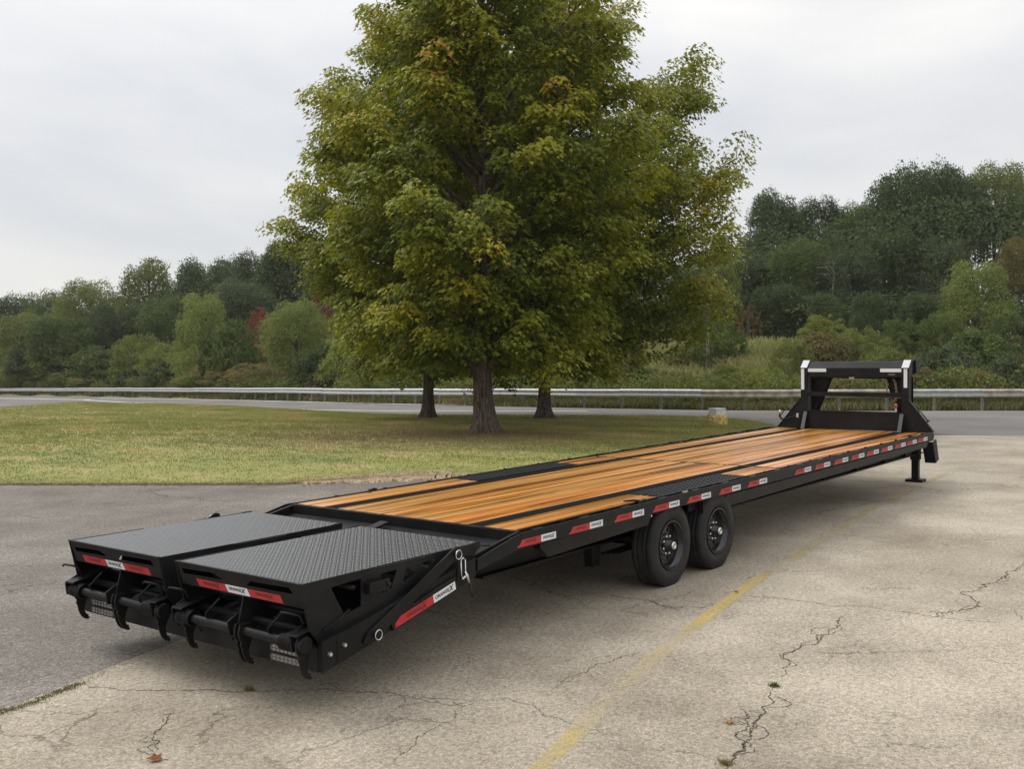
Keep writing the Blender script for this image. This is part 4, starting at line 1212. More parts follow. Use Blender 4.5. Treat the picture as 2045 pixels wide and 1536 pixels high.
    def claw(yy, wide):
        c = [(px * 0.92, pz * (1.08 if pz < -0.05 else 1)) for px, pz in [(-0.045, 0.045), (-0.058, 0.0), (-0.052, -0.04), (-0.035, -0.058), (-0.042, -0.075), (-0.03, -0.095), (-0.022, -0.13), (-0.004, -0.165), (0.022, -0.188), (0.052, -0.198),
             (0.068, -0.188), (0.052, -0.178), (0.058, -0.166), (0.038, -0.160), (0.026, -0.135), (0.026, -0.105), (0.036, -0.075), (0.06, -0.045), (0.055, 0.02), (0.03, 0.05)]]
        mb = MB().prism([(xs + px, zs + pz) for px, pz in c], yy - 0.007, yy + 0.007)
        if wide: mb.prism([(xs + px, zs + pz) for px, pz in c], yy - 0.047, yy - 0.033)
        mb.build('claw', BLACK, r, bevel=0.002)
    claw(y0 + 0.02, False); claw(yc - 0.02, True); claw(y1 - 0.10, False)
    # hinge plates from the web to the shaft
    for yy in (yc, y1 - 0.03, y0 + 0.03):
        MB().prism([(xs - 0.06, zs + 0.055), (xs - 0.05, zs - 0.03), (xs + 0.08, zs - 0.05), (-1.85, 0.46), (-1.78, 0.56), (-1.92, 0.60)], yy + 0.028, yy + 0.04).build('hinge_plate', BLACK, r, bevel=0.002)
    MB().prism([(xs - 0.062, zs + 0.058), (xs - 0.06, zs + 0.068), (-1.80, 0.575), (-1.80, 0.565)], y0 - 0.0, y0 + 0.10).build('hinge_cover', BLACK, r, bevel=0.002)
    MB().prism([(xs - 0.062, zs + 0.058), (xs - 0.06, zs + 0.068), (-1.80, 0.575), (-1.80, 0.565)], y1 - 0.10, y1 - 0.0).build('hinge_cover', BLACK, r, bevel=0.002)
    for yy, fl_ in ((y0 + 0.05, 1), (y1 - 0.05, -1)):
        MB().tube([(xs + 0.05, yy, zs + 0.06), (xs + 0.01, yy, zs + 0.16), (xs - 0.01, yy + 0.02, zs + 0.172), (xs - 0.02, yy + 0.13, zs + 0.172), (xs - 0.03, yy + 0.138, zs + 0.16)], 0.008, 7).build('pull_rod', BLACK, r, smooth=True)
    for yy in (yc + 0.30, yc - 0.30):
        MB().tube([(xs - 0.01, yy, zs + 0.03), (xs - 0.02, yy, zs + 0.06), (xs + 0.03, yy - 0.07, zs + 0.15), (xs + 0.033, yy - 0.072, zs + 0.155)], 0.008, 7).build('pull_rod', BLACK, r, smooth=True)
    if near:
        MB().tube([(-1.93, y0 - 0.006, 0.50), (-1.80, y0 - 0.006, 0.545), (-1.72, y0 - 0.006, 0.585)], 0.007, 6).build('locking_pin', ZINC if False else BLACK, r, smooth=True)
ramp(-1.246, -0.045, True)
ramp(0.135, 1.24, False)
# centre spine between the ramps
MB().prism([(-1.95, 0.40), (-0.1, 0.755), (-0.1, 0.775), (-1.95, 0.43)], 0.0, 0.09).build('centre_spine', BLACK, trailer)

# --- wheels
def tyre_mb():
    R, W = 0.378, 0.232
    p = [(0.222, 0.084), (0.232, 0.098), (0.262, 0.113), (0.300, 0.116), (0.336, 0.110), (0.352, 0.103), (0.360, 0.100), (0.368, 0.094)]
    tread_ = [(R - 0.004, 0.088), (R, 0.072), (R, 0.050), (R - 0.011, 0.047), (R - 0.011, 0.040), (R, 0.037), (R + 0.001, 0.016), (R - 0.011, 0.013), (R - 0.011, 0.006), (R + 0.001, 0.003)]
    half = p + tread_
    prof = [(r, o) for r, o in half] + [(r, -o) for r, o in reversed(half)]
    mb = MB().lathe(prof, (0, 0, 0), 72, closed=False)
    for k in range(60):                                # shoulder blocks
        a = 2 * math.pi * k / 60
        for sg in (-1, 1):
            ca, sa = math.cos(a), math.sin(a)
            pts = [(0.356, 0.1035), (0.3775, 0.090), (0.3775, 0.074)]
            V = []
            for da in (-0.02, 0.02):
                for r, o in pts: V.append((r * math.cos(a + da) * 1.004, sg * (o + 0.0015), r * math.sin(a + da) * 1.004))
            F = [(0, 1, 4, 3), (1, 2, 5, 4)]
            mb.add(V, F if sg < 0 else [f[::-1] for f in F])
    return mb
def rim_mb():
    prof = [(0.224, -0.100), (0.222, -0.106), (0.214, -0.108), (0.209, -0.098), (0.204, -0.080), (0.196, -0.074), (0.190, -0.060), (0.186, -0.035), (0.180, -0.022), (0.176, -0.018)]
    mb = MB().lathe(prof, (0, 0, 0), 64)
    mb.lathe([(0.210, 0.1), (0.186, 0.06), (0.176, -0.018)], (0, 0, 0), 48)
    circ = lambda cx, cz, r, n: [(cx + r * math.cos(2 * math.pi * k / n), cz + r * math.sin(2 * math.pi * k / n)) for k in range(n)]
    holes = [circ(0.136 * math.cos(a), 0.136 * math.sin(a), 0.0165, 10) for a in (2 * math.pi * (k + 0.5) / 8 for k in range(8))]
    mb.prism(circ(0, 0, 0.178, 48), -0.030, -0.024, 'xz', 0, holes)
    mb.lathe([(0.106, -0.030), (0.098, -0.042), (0.06, -0.044), (0.0, -0.044)], (0, 0, 0), 40)
    return mb
RIM_ME = rim_mb().mesh('rim', RIMB, True)
TYRE_ME = tyre_mb().mesh('tyre', RUBBER, True)
HUB_ME = MB().lathe([(0.062, -0.044), (0.060, -0.070), (0.052, -0.076), (0.050, -0.108), (0.044, -0.114)], (0, 0, 0), 32).mesh('hub', RIMB, True)
CAP_ME = MB().lathe([(0.038, -0.112), (0.038, -0.124), (0.034, -0.134), (0.022, -0.139), (0.020, -0.132), (0.0, -0.132)], (0, 0, 0), 28).mesh('hub_cap', CHROME, True)
NUT_ME = MB().lathe([(0.0, -0.030), (0.0085, -0.030), (0.012, -0.022), (0.013, -0.004), (0.015, 0.0)], (0, 0, 0), 8).mesh('lug_nut', CHROME, True)
TYRE_IN = MB().lathe([(0.20, 0.02), (0.05, 0.02), (0.05, 0.09), (0.16, 0.09), (0.16, 0.03)], (0, 0, 0), 32).mesh('brake_drum', RUBBER, True)
for me in (RIM_ME,):
    me.polygons.foreach_set('use_smooth', [True] * len(me.polygons))
XW = (2.235, 3.16)
for sgn in (-1, 1):
    for xw in XW:
        w = link(bpy.data.objects.new('wheel', TYRE_IN), trailer)
        w.location = (xw, sgn * 1.158, 0.366 + sgn * 0.006 - 0.002 * xw); w.rotation_euler = (0, 0, 0 if sgn < 0 else math.pi)
        t = link(bpy.data.objects.new('tyre', TYRE_ME), w)
        r_ = link(bpy.data.objects.new('rim', RIM_ME), w)
        md = r_.modifiers.new('edges', 'EDGE_SPLIT'); md.split_angle = rad(38)
        link(bpy.data.objects.new('hub', HUB_ME), w); link(bpy.data.objects.new('hub_cap', CAP_ME), w)
        for k in range(8):
            nut = link(bpy.data.objects.new('lug_nut', NUT_ME), w)
            a = 2 * math.pi * (k + 0.3 + random.random() * 0.1) / 8
            nut.location = (0.0825 * math.cos(a), -0.042, 0.0825 * math.sin(a))
for xw in XW:
    MB().tube([(xw, -1.07, 0.37), (xw, 1.07, 0.37)], 0.055, 14).build('axle', BLACK, trailer, smooth=True)
for sgn in (-1, 1):
    for xh in (1.62, 2.66, 3.72):
        MB().prism([(xh - 0.07, 0.405), (xh - 0.05, 0.22), (xh + 0.05, 0.22), (xh + 0.07, 0.405)], *sorted((sgn * 0.76, sgn * 0.85))).build('spring_hanger', BLACK, trailer, bevel=0.004)
    for xw in XW:
        mb = MB()
        for i in range(4):
            L = 0.44 - i * 0.09
            mb.tube([(xw - L, sgn * 0.80, 0.30 - i * 0.012 - 0.0 * L), (xw, sgn * 0.80, 0.285 - i * 0.012 + 0.02), (xw + L, sgn * 0.80, 0.30 - i * 0.012)], 0.012, 4)
        mb.build('leaf_spring', BLACK, trailer)
    # lamp bracket hanging from the rail between the wheels
    MB().box((2.66, sgn * 1.20, 0.60), (2.83, sgn * 1.21, 0.70)).box((2.82, sgn * 1.21, 0.57), (2.83, sgn * 1.28, 0.70)).build('lamp_bracket', BLACK, trailer, bevel=0.002)
    MB().tube([(2.70, sgn * 1.22, 0.69), (2.74, sgn * 1.23, 0.62), (2.78, sgn * 1.24, 0.60), (2.72, sgn * 1.22, 0.575)], 0.008, 6).build('wiring', BLACK, trailer, smooth=True)

# --- gooseneck
XG = 10.45
for yl, yh, sgn in ((0.715, 0.825, 1), (-0.915, -0.805, -1)):
    yc = (yl + yh) / 2
    mb = MB().box((XG, yl, 0.80), (XG + 0.014, yh, 1.80))                              # rear flange
    mb.box((XG + 0.014, yc - 0.006, 0.42), (XG + 0.33, yc + 0.006, 1.80))                # web
    mb.box((XG + 0.33, yl + 0.03, 0.42), (XG + 0.345, yh - 0.03, 1.665))                               # front flange
    mb.prism([(XG - 0.004, 1.802), (XG + 0.12, 1.915), (XG + 0.12, 1.928), (XG - 0.012, 1.807)], yl, yh)
    post = mb.build('gooseneck_post', BLACK, trailer, bevel=0.002)
    mb = MB().prism([(XG + 0.0145, 1.801), (XG + 0.33, 1.801), (XG + 0.33, 1.912), (XG + 0.12, 1.912)], yc - 0.006, yc + 0.006)
    mb.box((XG + 0.122, yl, 1.914), (XG + 0.30, yh, 1.928))
    mb.build('post_head', BLACK, trailer, bevel=0.002)
    MB().box((XG + 0.332, -0.05 + sgn * 0.22 - 0.05, 1.67), (12.75, -0.05 + sgn * 0.22 + 0.05, 1.90)).build('neck_beam', BLACK, trailer, bevel=0.003)
    t0 = yl + 0.018 if sgn > 0 else yl + 0.03
    nr = np.array((-1.0, 0, 0))
    mb = MB()
    yt = yc + (0.022 if sgn > 0 else -0.004)
    quad(mb, [(XG - 0.0015, yt - 0.027, 1.45 if sgn > 0 else 1.50), (XG - 0.0015, yt + 0.027, 1.45 if sgn > 0 else 1.50), (XG - 0.0015, yt + 0.027, 1.795), (XG - 0.0015, yt - 0.027, 1.795)], 0, nr)
    mb.build('reflective_tape', [WHITET], trailer)
    mb = MB()
    quad(mb, [(XG - 0.013, yl, 1.8105), (XG - 0.013, yh, 1.8105), (XG + 0.119, yh, 1.9305), (XG + 0.119, yl, 1.9305)], 0, np.array((-0.7, 0, 0.7)))
    mb.build('reflective_tape', [plain('grey_reflective_tape', (0.55, 0.55, 0.58), 0.4)], trailer)
    # gusset standing out to the deck edge
    tri = [(yh - 0.002, 1.30), (yh - 0.002, DZ), (1.225, DZ), (1.212, DZ + 0.02)] if sgn > 0 else [(yl + 0.002, 1.30), (yl + 0.002, DZ), (-1.285, DZ), (-1.27, DZ + 0.03)]
    if sgn < 0: tri = tri[::-1]
    MB().prism(tri, XG + 0.002, XG + 0.012, 'yz').build('gusset', BLACK, trailer, bevel=0.0015)
    e0, e1 = (yh, 1.30), ((1.225, DZ + 0.004) if sgn > 0 else (-1.285, DZ + 0.004))
    if sgn < 0: e0 = (yl, 1.30)
    MB().prism([e0, e1, (e1[0] + sgn * 0.006, e1[1] + 0.006), (e0[0] + sgn * 0.006, e0[1] + 0.008)][::(1 if sgn < 0 else -1)], XG - 0.015, XG + 0.05, 'yz').build('gusset_flange', BLACK, trailer)
    # rib leaning from the headboard onto the deck
    ry = 0.735 if sgn > 0 else -0.815
    MB().prism([(XG - 0.16, DZ + 0.001), (XG - 0.001, DZ + 0.001), (XG - 0.001, 1.09), (XG - 0.02, 1.09)], ry - 0.006, ry + 0.006).build('headboard_rib', BLACK, trailer)
    MB().prism([(XG - 0.168, DZ + 0.001), (XG - 0.161, DZ + 0.001), (XG - 0.021, 1.09), (XG - 0.028, 1.09)], ry - 0.03, ry + 0.03).build('headboard_rib', plain('dark_grey_paint', (0.05, 0.05, 0.055), 0.45), trailer)  # sloping flange in a paler tone than the rib
    # grab handle on the sloping edge
    a = np.array((XG + 0.02, sgn * 1.02, 1.105 if sgn > 0 else 1.10)); dn = np.array((0, sgn * 0.60, -0.80)); ot = np.array((0, sgn * 0.80, 0.60))
    mb = MB().tube([a, a + ot * 0.055, a + ot * 0.075 + dn * 0.02, a + ot * 0.075 + dn * 0.18, a + ot * 0.055 + dn * 0.2, a + dn * 0.2], 0.009, 8)
    mb.tube([a + dn * 0.2 + ot * 0.01, a + dn * 0.2 + ot * 0.10], 0.012, 6)
    mb.build('grab_handle', BLACK, trailer, smooth=True)
    # inner diagonal plate of the neck
    d = [(0.70, 1.70), (0.36, 1.655), (0.60, 1.08), (0.70, 1.08)] if sgn > 0 else [(-0.80, 1.08), (-0.70, 1.08), (-0.46, 1.655), (-0.80, 1.70)]
    MB().prism(d[::-1] if sgn > 0 else d, XG + 0.22, XG + 0.235, 'yz').build('neck_brace', BLACK, trailer, bevel=0.002)
    # landing leg
    jy = -0.86 if sgn < 0 else 0.86
    jx = 11.0
    mb = MB().box((jx - 0.068, jy - 0.068, 0.33), (jx + 0.068, jy + 0.068, 0.74))
    jk = mb.build('landing_leg', BLACK, trailer, bevel=0.004)
    gz = 0.006 * jy - 0.002 * jx
    MB().box((jx - 0.052, jy - 0.052, 0.02), (jx + 0.052, jy + 0.052, 0.33)).build('inner_leg', BLACK, jk, bevel=0.003)
    MB().box((jx - 0.12, jy - 0.13, 0.001 + gz), (jx + 0.12, jy + 0.13, 0.02)).build('foot_plate', BLACK, jk, bevel=0.003)
    MB().box((jx - 0.3, jy - 0.08, 0.62), (jx + 0.3, jy + 0.08, 0.80)).build('leg_mount', BLACK, trailer, bevel=0.004)
    MB().box((XG + 0.05, sgn * 0.80, 0.62), (jx + 0.35, sgn * 1.05, 0.72)).build('leg_bracket', BLACK, trailer, bevel=0.004)
# open chute hanging at the front corner
mb = MB().prism([(10.98, 0.62), (11.16, 0.27), (11.33, 0.32), (11.18, 0.66)], -1.13, -1.12).prism([(10.98, 0.62), (11.16, 0.27), (11.33, 0.32), (11.18, 0.66)], -0.97, -0.96)
mb.prism([(10.98, 0.62), (11.16, 0.27), (11.17, 0.275), (10.99, 0.625)], -1.12, -0.97)
ch = mb.build('chute', BLACK, trailer, bevel=0.002)
MB().box((11.02, -1.13, 0.662), (11.16, -0.96, 0.672)).build('chute_bracket', ZINC, ch)
# headboard, bars and crossbeam
MB().box((XG + 0.001, -0.80, DZ + 0.001), (XG + 0.011, 0.714, 1.10)).box((XG - 0.01, -0.80, 1.10), (XG + 0.06, 0.714, 1.112)).box((XG - 0.02, -0.80, DZ + 0.001), (XG, 0.714, DZ + 0.012)).build('headboard', BLACK, trailer, bevel=0.002)
MB().box((XG + 0.002, -0.804, 1.345), (XG + 0.055, 0.714, 1.415)).build('middle_bar', BLACK, trailer, bevel=0.003)
cb = MB().prism([(XG + 0.012, 1.66), (XG + 0.012, 1.806), (XG + 0.115, 1.906), (XG + 0.33, 1.906), (XG + 0.33, 1.66)], -0.803, 0.713).build('top_crossbeam', BLACK, trailer, bevel=0.004)
for ya, yb in ((0.40, 0.707), (-0.797, -0.47)):
    mb = MB(); quad(mb, [(XG + 0.0105, ya, 1.742), (XG + 0.0105, yb, 1.742), (XG + 0.0105, yb, 1.798), (XG + 0.0105, ya, 1.798)], 0, np.array((-1.0, 0, 0)))
    mb.build('reflective_tape', WHITET, trailer)
mb = MB(); quad(mb, [(XG + 0.0105, -0.60, 1.69), (XG + 0.0105, -0.70, 1.69), (XG + 0.0105, -0.70, 1.72), (XG + 0.0105, -0.60, 1.72)], 0, np.array((-1.0, 0, 0)))
mb.build('rating_plate', plain('dull_plate', (0.10, 0.11, 0.11), 0.35), cb)
MB().box((XG + 0.002, -0.06, 1.63), (XG + 0.01, 0.02, 1.66)).build('small_plate', plain('tan_plate', (0.30, 0.27, 0.22), 0.5), cb)
MB().tube([(XG + 0.1, -0.802, 1.645), (XG + 0.1, 0.10, 1.645), (XG + 0.10, 0.30, 1.655), (XG + 0.16, 0.42, 1.60), (XG + 0.20, 0.50, 1.40), (XG + 0.20, 0.58, 1.20), (XG + 0.2, 0.62, 1.09)], 0.012, 8).build('wiring_hose', BLACK, trailer, smooth=True)
MB().tube([(XG + 0.20, 0.46, 1.52), (XG + 0.20, 0.56, 1.30), (XG + 0.12, 0.63, 1.15), (XG + 0.1, 0.66, 1.09)], 0.010, 8).build('wiring_hose', BLACK, trailer, smooth=True)
# crank handle on the left gusset
mb = MB().tube([(XG - 0.03, 0.735, 0.87), (XG - 0.03, 0.735, 1.0), (XG - 0.03, 0.76, 1.03), (XG - 0.03, 0.86, 1.035), (XG - 0.03, 0.88, 1.01), (XG - 0.05, 1.08, 0.955), (XG - 0.05, 1.15, 0.955), (XG - 0.05, 1.17, 0.99), (XG - 0.05, 1.175, 1.09)], 0.0115, 8)
ck = mb.build('crank_handle', BLACK, trailer, smooth=True)
MB().box((XG - 0.05, 0.845, 0.985), (XG - 0.01, 0.885, 1.055)).build('crank_joint', ZINC, ck, bevel=0.006)
MB().lathe([(0, -0.03), (0.016, -0.025), (0.018, 0.02), (0, 0.03)], (XG - 0.05, 1.165, 1.075), 12, axis='z').build('crank_joint', ZINC, ck, smooth=True)
# neck front: coupler tube, chains, orange release
MB().box((12.751, -0.36, 1.66), (12.95, 0.26, 1.91)).build('neck_crossbeam', BLACK, trailer, bevel=0.004)
cp = MB().box((12.79, -0.10, 0.95), (12.91, 0.02, 1.655)).build('coupler', BLACK, trailer, bevel=0.004)
MB().box((XG + 0.14, -0.69, 1.09), (XG + 0.19, -0.66, 1.24)).build('coupler_release', ZINC, trailer)
MB().box((XG + 0.13, -0.695, 1.16), (XG + 0.17, -0.635, 1.19)).box((XG + 0.13, -0.71, 1.175), (XG + 0.17, -0.64, 1.225)).build('coupler_release', ORANGE, trailer, bevel=0.008)
def chain(path, name):
    P = np.asarray(path, float); d = np.r_[0, np.cumsum(np.linalg.norm(np.diff(P, axis=0), axis=1))]
    n = int(d[-1] / 0.034); mb = MB()
    for i in range(n):
        t0, t1 = d[-1] * i / n, d[-1] * (i + 1) / n
        a = np.array([np.interp(t0, d, P[:, k]) for k in range(3)]); b = np.array([np.interp(t1, d, P[:, k]) for k in range(3)])
        c = (a + b) / 2; ax = (b - a) / np.linalg.norm(b - a)
        sd = np.cross(ax, (1, 0, 0)) if i % 2 else np.cross(ax, np.cross(ax, (1, 0, 0)))
        sd = sd / (np.linalg.norm(sd) + 1e-9)
        mb.tube([c + ax * 0.027 * math.cos(t) + sd * 0.017 * math.sin(t) for t in np.linspace(0, 2 * math.pi, 9)[:-1]], 0.0058, 5, closed=True)
    mb.build(name, GOLDCH, trailer, smooth=True)
xc = XG + 0.14
chain([(xc, -0.50, 1.66), (xc, -0.545, 1.54), (xc, -0.53, 1.44), (xc, -0.60, 1.36), (xc, -0.70, 1.335), (xc, -0.79, 1.36)], 'safety_chain')
chain([(xc + 0.05, -0.60, 1.66), (xc + 0.05, -0.65, 1.58), (xc + 0.05, -0.67, 1.45), (xc + 0.05, -0.68, 1.33), (xc + 0.05, -0.64, 1.28)], 'safety_chain')

# ================================================================== TREES ON THE LAWN
def trunk_mesh(path, radii, name, mat, seg=28, ridge=0.06, flare=None, seed=0):
    """tapering trunk with bark ridges and root flare"""
    r = np.random.default_rng(seed)
    ph = r.uniform(0, 6.28, 8)
    P = [np.array(p, float) for p in path]
    V, F = [], []
    n = len(P)
    for i, p in enumerate(P):
        for k in range(seg):
            a = 2 * math.pi * k / seg
            rr = radii[i]
            m = 1 + ridge * (math.sin(a * 9 + ph[0] + 0.35 * i) * 0.5 + math.sin(a * 14 + ph[1] - 0.2 * i) * 0.4 + r.normal(0, 0.35))
            if flare and i < len(flare):
                m *= 1 + flare[i] * (0.5 + 0.5 * math.sin(a * 5 + ph[2])) 
            V.append((p[0] + rr * m * math.cos(a), p[1] + rr * m * math.sin(a), p[2]))
    for i in range(n - 1):
        for k in range(seg):
            k2 = (k + 1) % seg
            F.append((i * seg + k, i * seg + k2, (i + 1) * seg + k2, (i + 1) * seg + k))
    F.append(tuple((n - 1) * seg + k for k in range(seg)))
    mb = MB(); mb.add(V, F)
    return mb

def maple(px, base_r, height, crown_r, zlow, seed, label, lean=(0, 0), n_bough=54, leaf=0.135, tone=0.0, top_bias=1.0, dens=1.0, squash=None):
    r = np.random.default_rng(seed)
    p = at(*px); gz = float(G(*p))
    t = tag(empty('maple_tree', (p[0], p[1], gz)), label, 'tree', 'maples on the lawn')
    # trunk
    zz = np.array([-0.05, 0.04, 0.12, 0.25, 0.45, 0.8, 1.2, 1.7, 2.2, 2.8, 3.6, 4.6, 6.0, 7.6, 9.4, height * 0.9])
    zn = zz / (height * 0.9)
    rr = base_r * np.array([1.85, 1.65, 1.45, 1.28, 1.15, 1.06, 1.01, 1.0, 0.98, 0.93, 0.8, 0.66, 0.5, 0.34, 0.2, 0.05])
    path = [(lean[0] * min(z, 4) / 4 + 0.06 * math.sin(z * 1.3 + seed), lean[1] * min(z, 4) / 4 + 0.05 * math.cos(z * 1.1 + seed), z) for z in zz]
    tk = trunk_mesh(path, rr, 'trunk', BARK, 34, 0.055, [0.5, 0.5, 0.4, 0.3, 0.18, 0.1, 0.05], seed).build('trunk', BARK, t, smooth=True)
    def axis_at(z): return np.array([np.interp(z, zz, [q[0] for q in path]), np.interp(z, zz, [q[1] for q in path]), z])
    env_z = np.array([zlow, zlow + 0.7, zlow + 1.7, zlow + 3.0, 0.48 * height, 0.6 * height, 0.71 * height, 0.84 * height, height]) 
    env_r = crown_r * np.array([0.46, 0.62, 0.76, 0.86, 1.03, 0.98, 0.90, 0.68, 0.08])
    def env(z, a):
        b = float(np.interp(z, env_z, env_r))
        b *= 1 + 0.10 * math.sin(2 * a + seed) + 0.08 * math.sin(3 * a + 1.7 * seed + z * 0.8)
        if squash: b *= squash(a)
        return b
    limbs = MB()
    pos, axs, nrm, siz, tin = [], [], [], [], []
    def spray(c, out, rad_, droop, hue):
        """a tuft of leaves hanging off the end of a twig, domed on top"""
        n = int(r.integers(58, 84) * (rad_ / 0.42) * dens)
        o = unit(np.array([out[0], out[1], 0.0]))
        a = r.uniform(0, 2 * math.pi, n); q = np.sqrt(r.random(n))
        lx = q * np.cos(a) * rad_ * 1.35; ly = q * np.sin(a) * rad_ * 0.85
        lz = (1 - q ** 2) * rad_ * 0.42 - q ** 2 * rad_ * 0.35 - r.random(n) ** 2 * rad_ * 0.6
        sd = np.array([-o[1], o[0], 0.0])
        P = c + lx[:, None] * o + ly[:, None] * sd
        P[:, 2] += lz + lx * out[2] * 0.45
        hor = unit(np.cos(a)[:, None] * o + np.sin(a)[:, None] * sd + 0.55 * o + r.normal(0, 0.3, (n, 3)) * [1, 1, 0])
        ax = hor * (0.55 + 0.3 * r.random(n))[:, None]
        ax[:, 2] -= r.uniform(0.25, 1.0, n) * droop
        nm = hor * 0.45 + r.normal(0, 0.28, (n, 3)); nm[:, 2] += 0.9
        pos.append(P); axs.append(ax); nrm.append(nm)
        siz.append(r.uniform(0.72, 1.18, n) * leaf)
        tin.append(np.clip(hue + r.normal(0, 0.11, n), 0, 1))
    def twig(a, b, r0, seg=5):
        m = (a + b) / 2; m[2] += 0.06 * np.linalg.norm(b - a)
        limbs.tube([tuple(a), tuple(m), tuple(b)], r0, seg, taper=[r0, r0 * 0.7, r0 * 0.35])
    for k in range(n_bough):
        f = ((k + 0.5) / n_bough) ** (0.92)
        zt = zlow + 0.35 + f ** 1.12 * (height - zlow - 0.3)                         # height of its tip
        az = k * 2.39996 + r.normal(0, 0.25)
        rt = env(zt, az) * r.uniform(0.76, 1.06)
        zs = max(zlow * 0.9, zt - rt * (0.25 + 0.75 * f) - 0.3) if f > 0.06 else zlow
        zs = min(zs, height * 0.8)
        tip = axis_at(zt); tip = np.array([path[0][0] * 0 + tip[0] + rt * math.cos(az), tip[1] + rt * math.sin(az), zt])
        st = axis_at(zs)
        mid = st * 0.45 + tip * 0.55; mid[2] += 0.18 * rt * (1 - f) + 0.1
        if f < 0.25: tip[2] -= 0.35 * (0.25 - f) * 4 * r.random()
        B = [(1 - t_) ** 2 * st + 2 * t_ * (1 - t_) * mid + t_ ** 2 * tip for t_ in np.linspace(0, 1, 9)]
        r0 = base_r * (0.34 * (1 - f) + 0.12)
        limbs.tube([tuple(q) for q in B], r0, 6, taper=list(np.linspace(r0, 0.012, 9)))
        nsp = max(6, int(3 + rt * 5.2))
        out = unit(tip - st)
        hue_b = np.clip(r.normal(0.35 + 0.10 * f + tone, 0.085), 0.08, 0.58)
        for j in range(nsp):
            u = 0.30 + 0.70 * (j + r.random()) / nsp
            c0 = (1 - u) ** 2 * st + 2 * u * (1 - u) * mid + u ** 2 * tip
            wd = (0.30 + 0.85 * (1 - u)) * min(1.5, rt * 0.40)
            sgn = -1 if j % 2 else 1
            sd = np.array([-out[1], out[0], 0.0]); sd /= np.linalg.norm(sd) + 1e-9
            c = c0 + sd * sgn * wd * r.uniform(0.3, 1.05) + out * wd * r.uniform(0.0, 0.5)
            c[2] += r.normal(0.02, 0.36)
            twig(c0, c, 0.013)
            d = unit((c - axis_at(c[2])) * [1, 1, 0.0] + np.array([0, 0, 0.05]))
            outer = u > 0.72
            hue = hue_b + (0.10 if outer else -0.16) + r.normal(0, 0.05)  # inner sprays darkened in the tint to imitate crown shade; outer ones yellower
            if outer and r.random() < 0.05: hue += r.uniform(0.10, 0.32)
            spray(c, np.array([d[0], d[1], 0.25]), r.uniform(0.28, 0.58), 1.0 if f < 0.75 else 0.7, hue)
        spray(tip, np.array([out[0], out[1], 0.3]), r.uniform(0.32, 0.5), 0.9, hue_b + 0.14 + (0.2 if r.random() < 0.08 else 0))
    for k in range(16):                                                  # low hanging sprays close round the trunk
        az = k * 2.4 + r.normal(0, 0.3); d_ = r.uniform(0.45, 1.7)
        c = axis_at(zlow + r.uniform(0.1, 0.9)) + np.array([math.cos(az) * d_, math.sin(az) * d_, 0])
        twig(axis_at(c[2] + 0.3), c, 0.012)
        spray(c, np.array([math.cos(az), math.sin(az), 0.1]), r.uniform(0.34, 0.5), 1.1, 0.36 + tone + r.normal(0, 0.06))
    limbs.build('limbs', BARK, t, smooth=True)
    P, A, N, S, T = (np.concatenate(x) for x in (pos, axs, nrm, siz, tin))
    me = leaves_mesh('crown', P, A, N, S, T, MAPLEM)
    tag(link(bpy.data.objects.new('crown', me), t), kind='stuff')
    return len(P)

_nl = 0
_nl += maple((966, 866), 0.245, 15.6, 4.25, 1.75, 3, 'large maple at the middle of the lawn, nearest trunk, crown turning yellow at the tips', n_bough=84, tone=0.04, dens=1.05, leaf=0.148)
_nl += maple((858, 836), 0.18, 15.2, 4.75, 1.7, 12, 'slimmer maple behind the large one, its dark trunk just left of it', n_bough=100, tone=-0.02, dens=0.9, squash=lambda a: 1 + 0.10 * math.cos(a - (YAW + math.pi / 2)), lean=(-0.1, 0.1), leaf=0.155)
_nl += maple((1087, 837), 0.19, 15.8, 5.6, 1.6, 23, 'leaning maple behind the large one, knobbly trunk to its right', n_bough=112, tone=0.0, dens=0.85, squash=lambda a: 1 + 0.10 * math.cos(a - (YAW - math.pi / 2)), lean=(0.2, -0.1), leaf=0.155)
print('maple leaves', _nl)

# ================================================================== UTILITY BOX ON ITS BASE
pb = at(1432, 849); gz = float(G(*pb))
mb = MB().lathe([(0.0, 0.33), (0.27, 0.33), (0.305, 0.31), (0.315, 0.20), (0.305, 0.12), (0.325, 0.03), (0.33, -0.03)], (0, 0, 0), 24, axis='z')
rj = np.random.default_rng(4)
mb.v = [(x * (1 + rj.normal(0, 0.018)), y * (1 + rj.normal(0, 0.018)), z + rj.normal(0, 0.006)) for x, y, z in mb.v]
o = mb.build('concrete_base', STONE, smooth=True); o.location = (pb[0], pb[1], gz)
tag(o, 'round ochre stained concrete stub at the right end of the lawn', 'base')
t = tag(empty('utility_box', (pb[0], pb[1], gz + 0.331)), 'small pale grey metal box sitting on the round ochre stub', 'box')
t.rotation_euler = (0, 0, YAW + 0.5)
MB().box((-0.18, -0.18, 0), (0.18, 0.18, 0.14)).build('housing', BOXW, t, bevel=0.006)
MB().box((-0.195, -0.195, 0.141), (0.195, 0.195, 0.19)).build('lid', BOXW, t, bevel=0.008)
MB().box((-0.184, -0.04, 0.05), (-0.1805, 0.04, 0.08)).build('hasp', GALV, t)

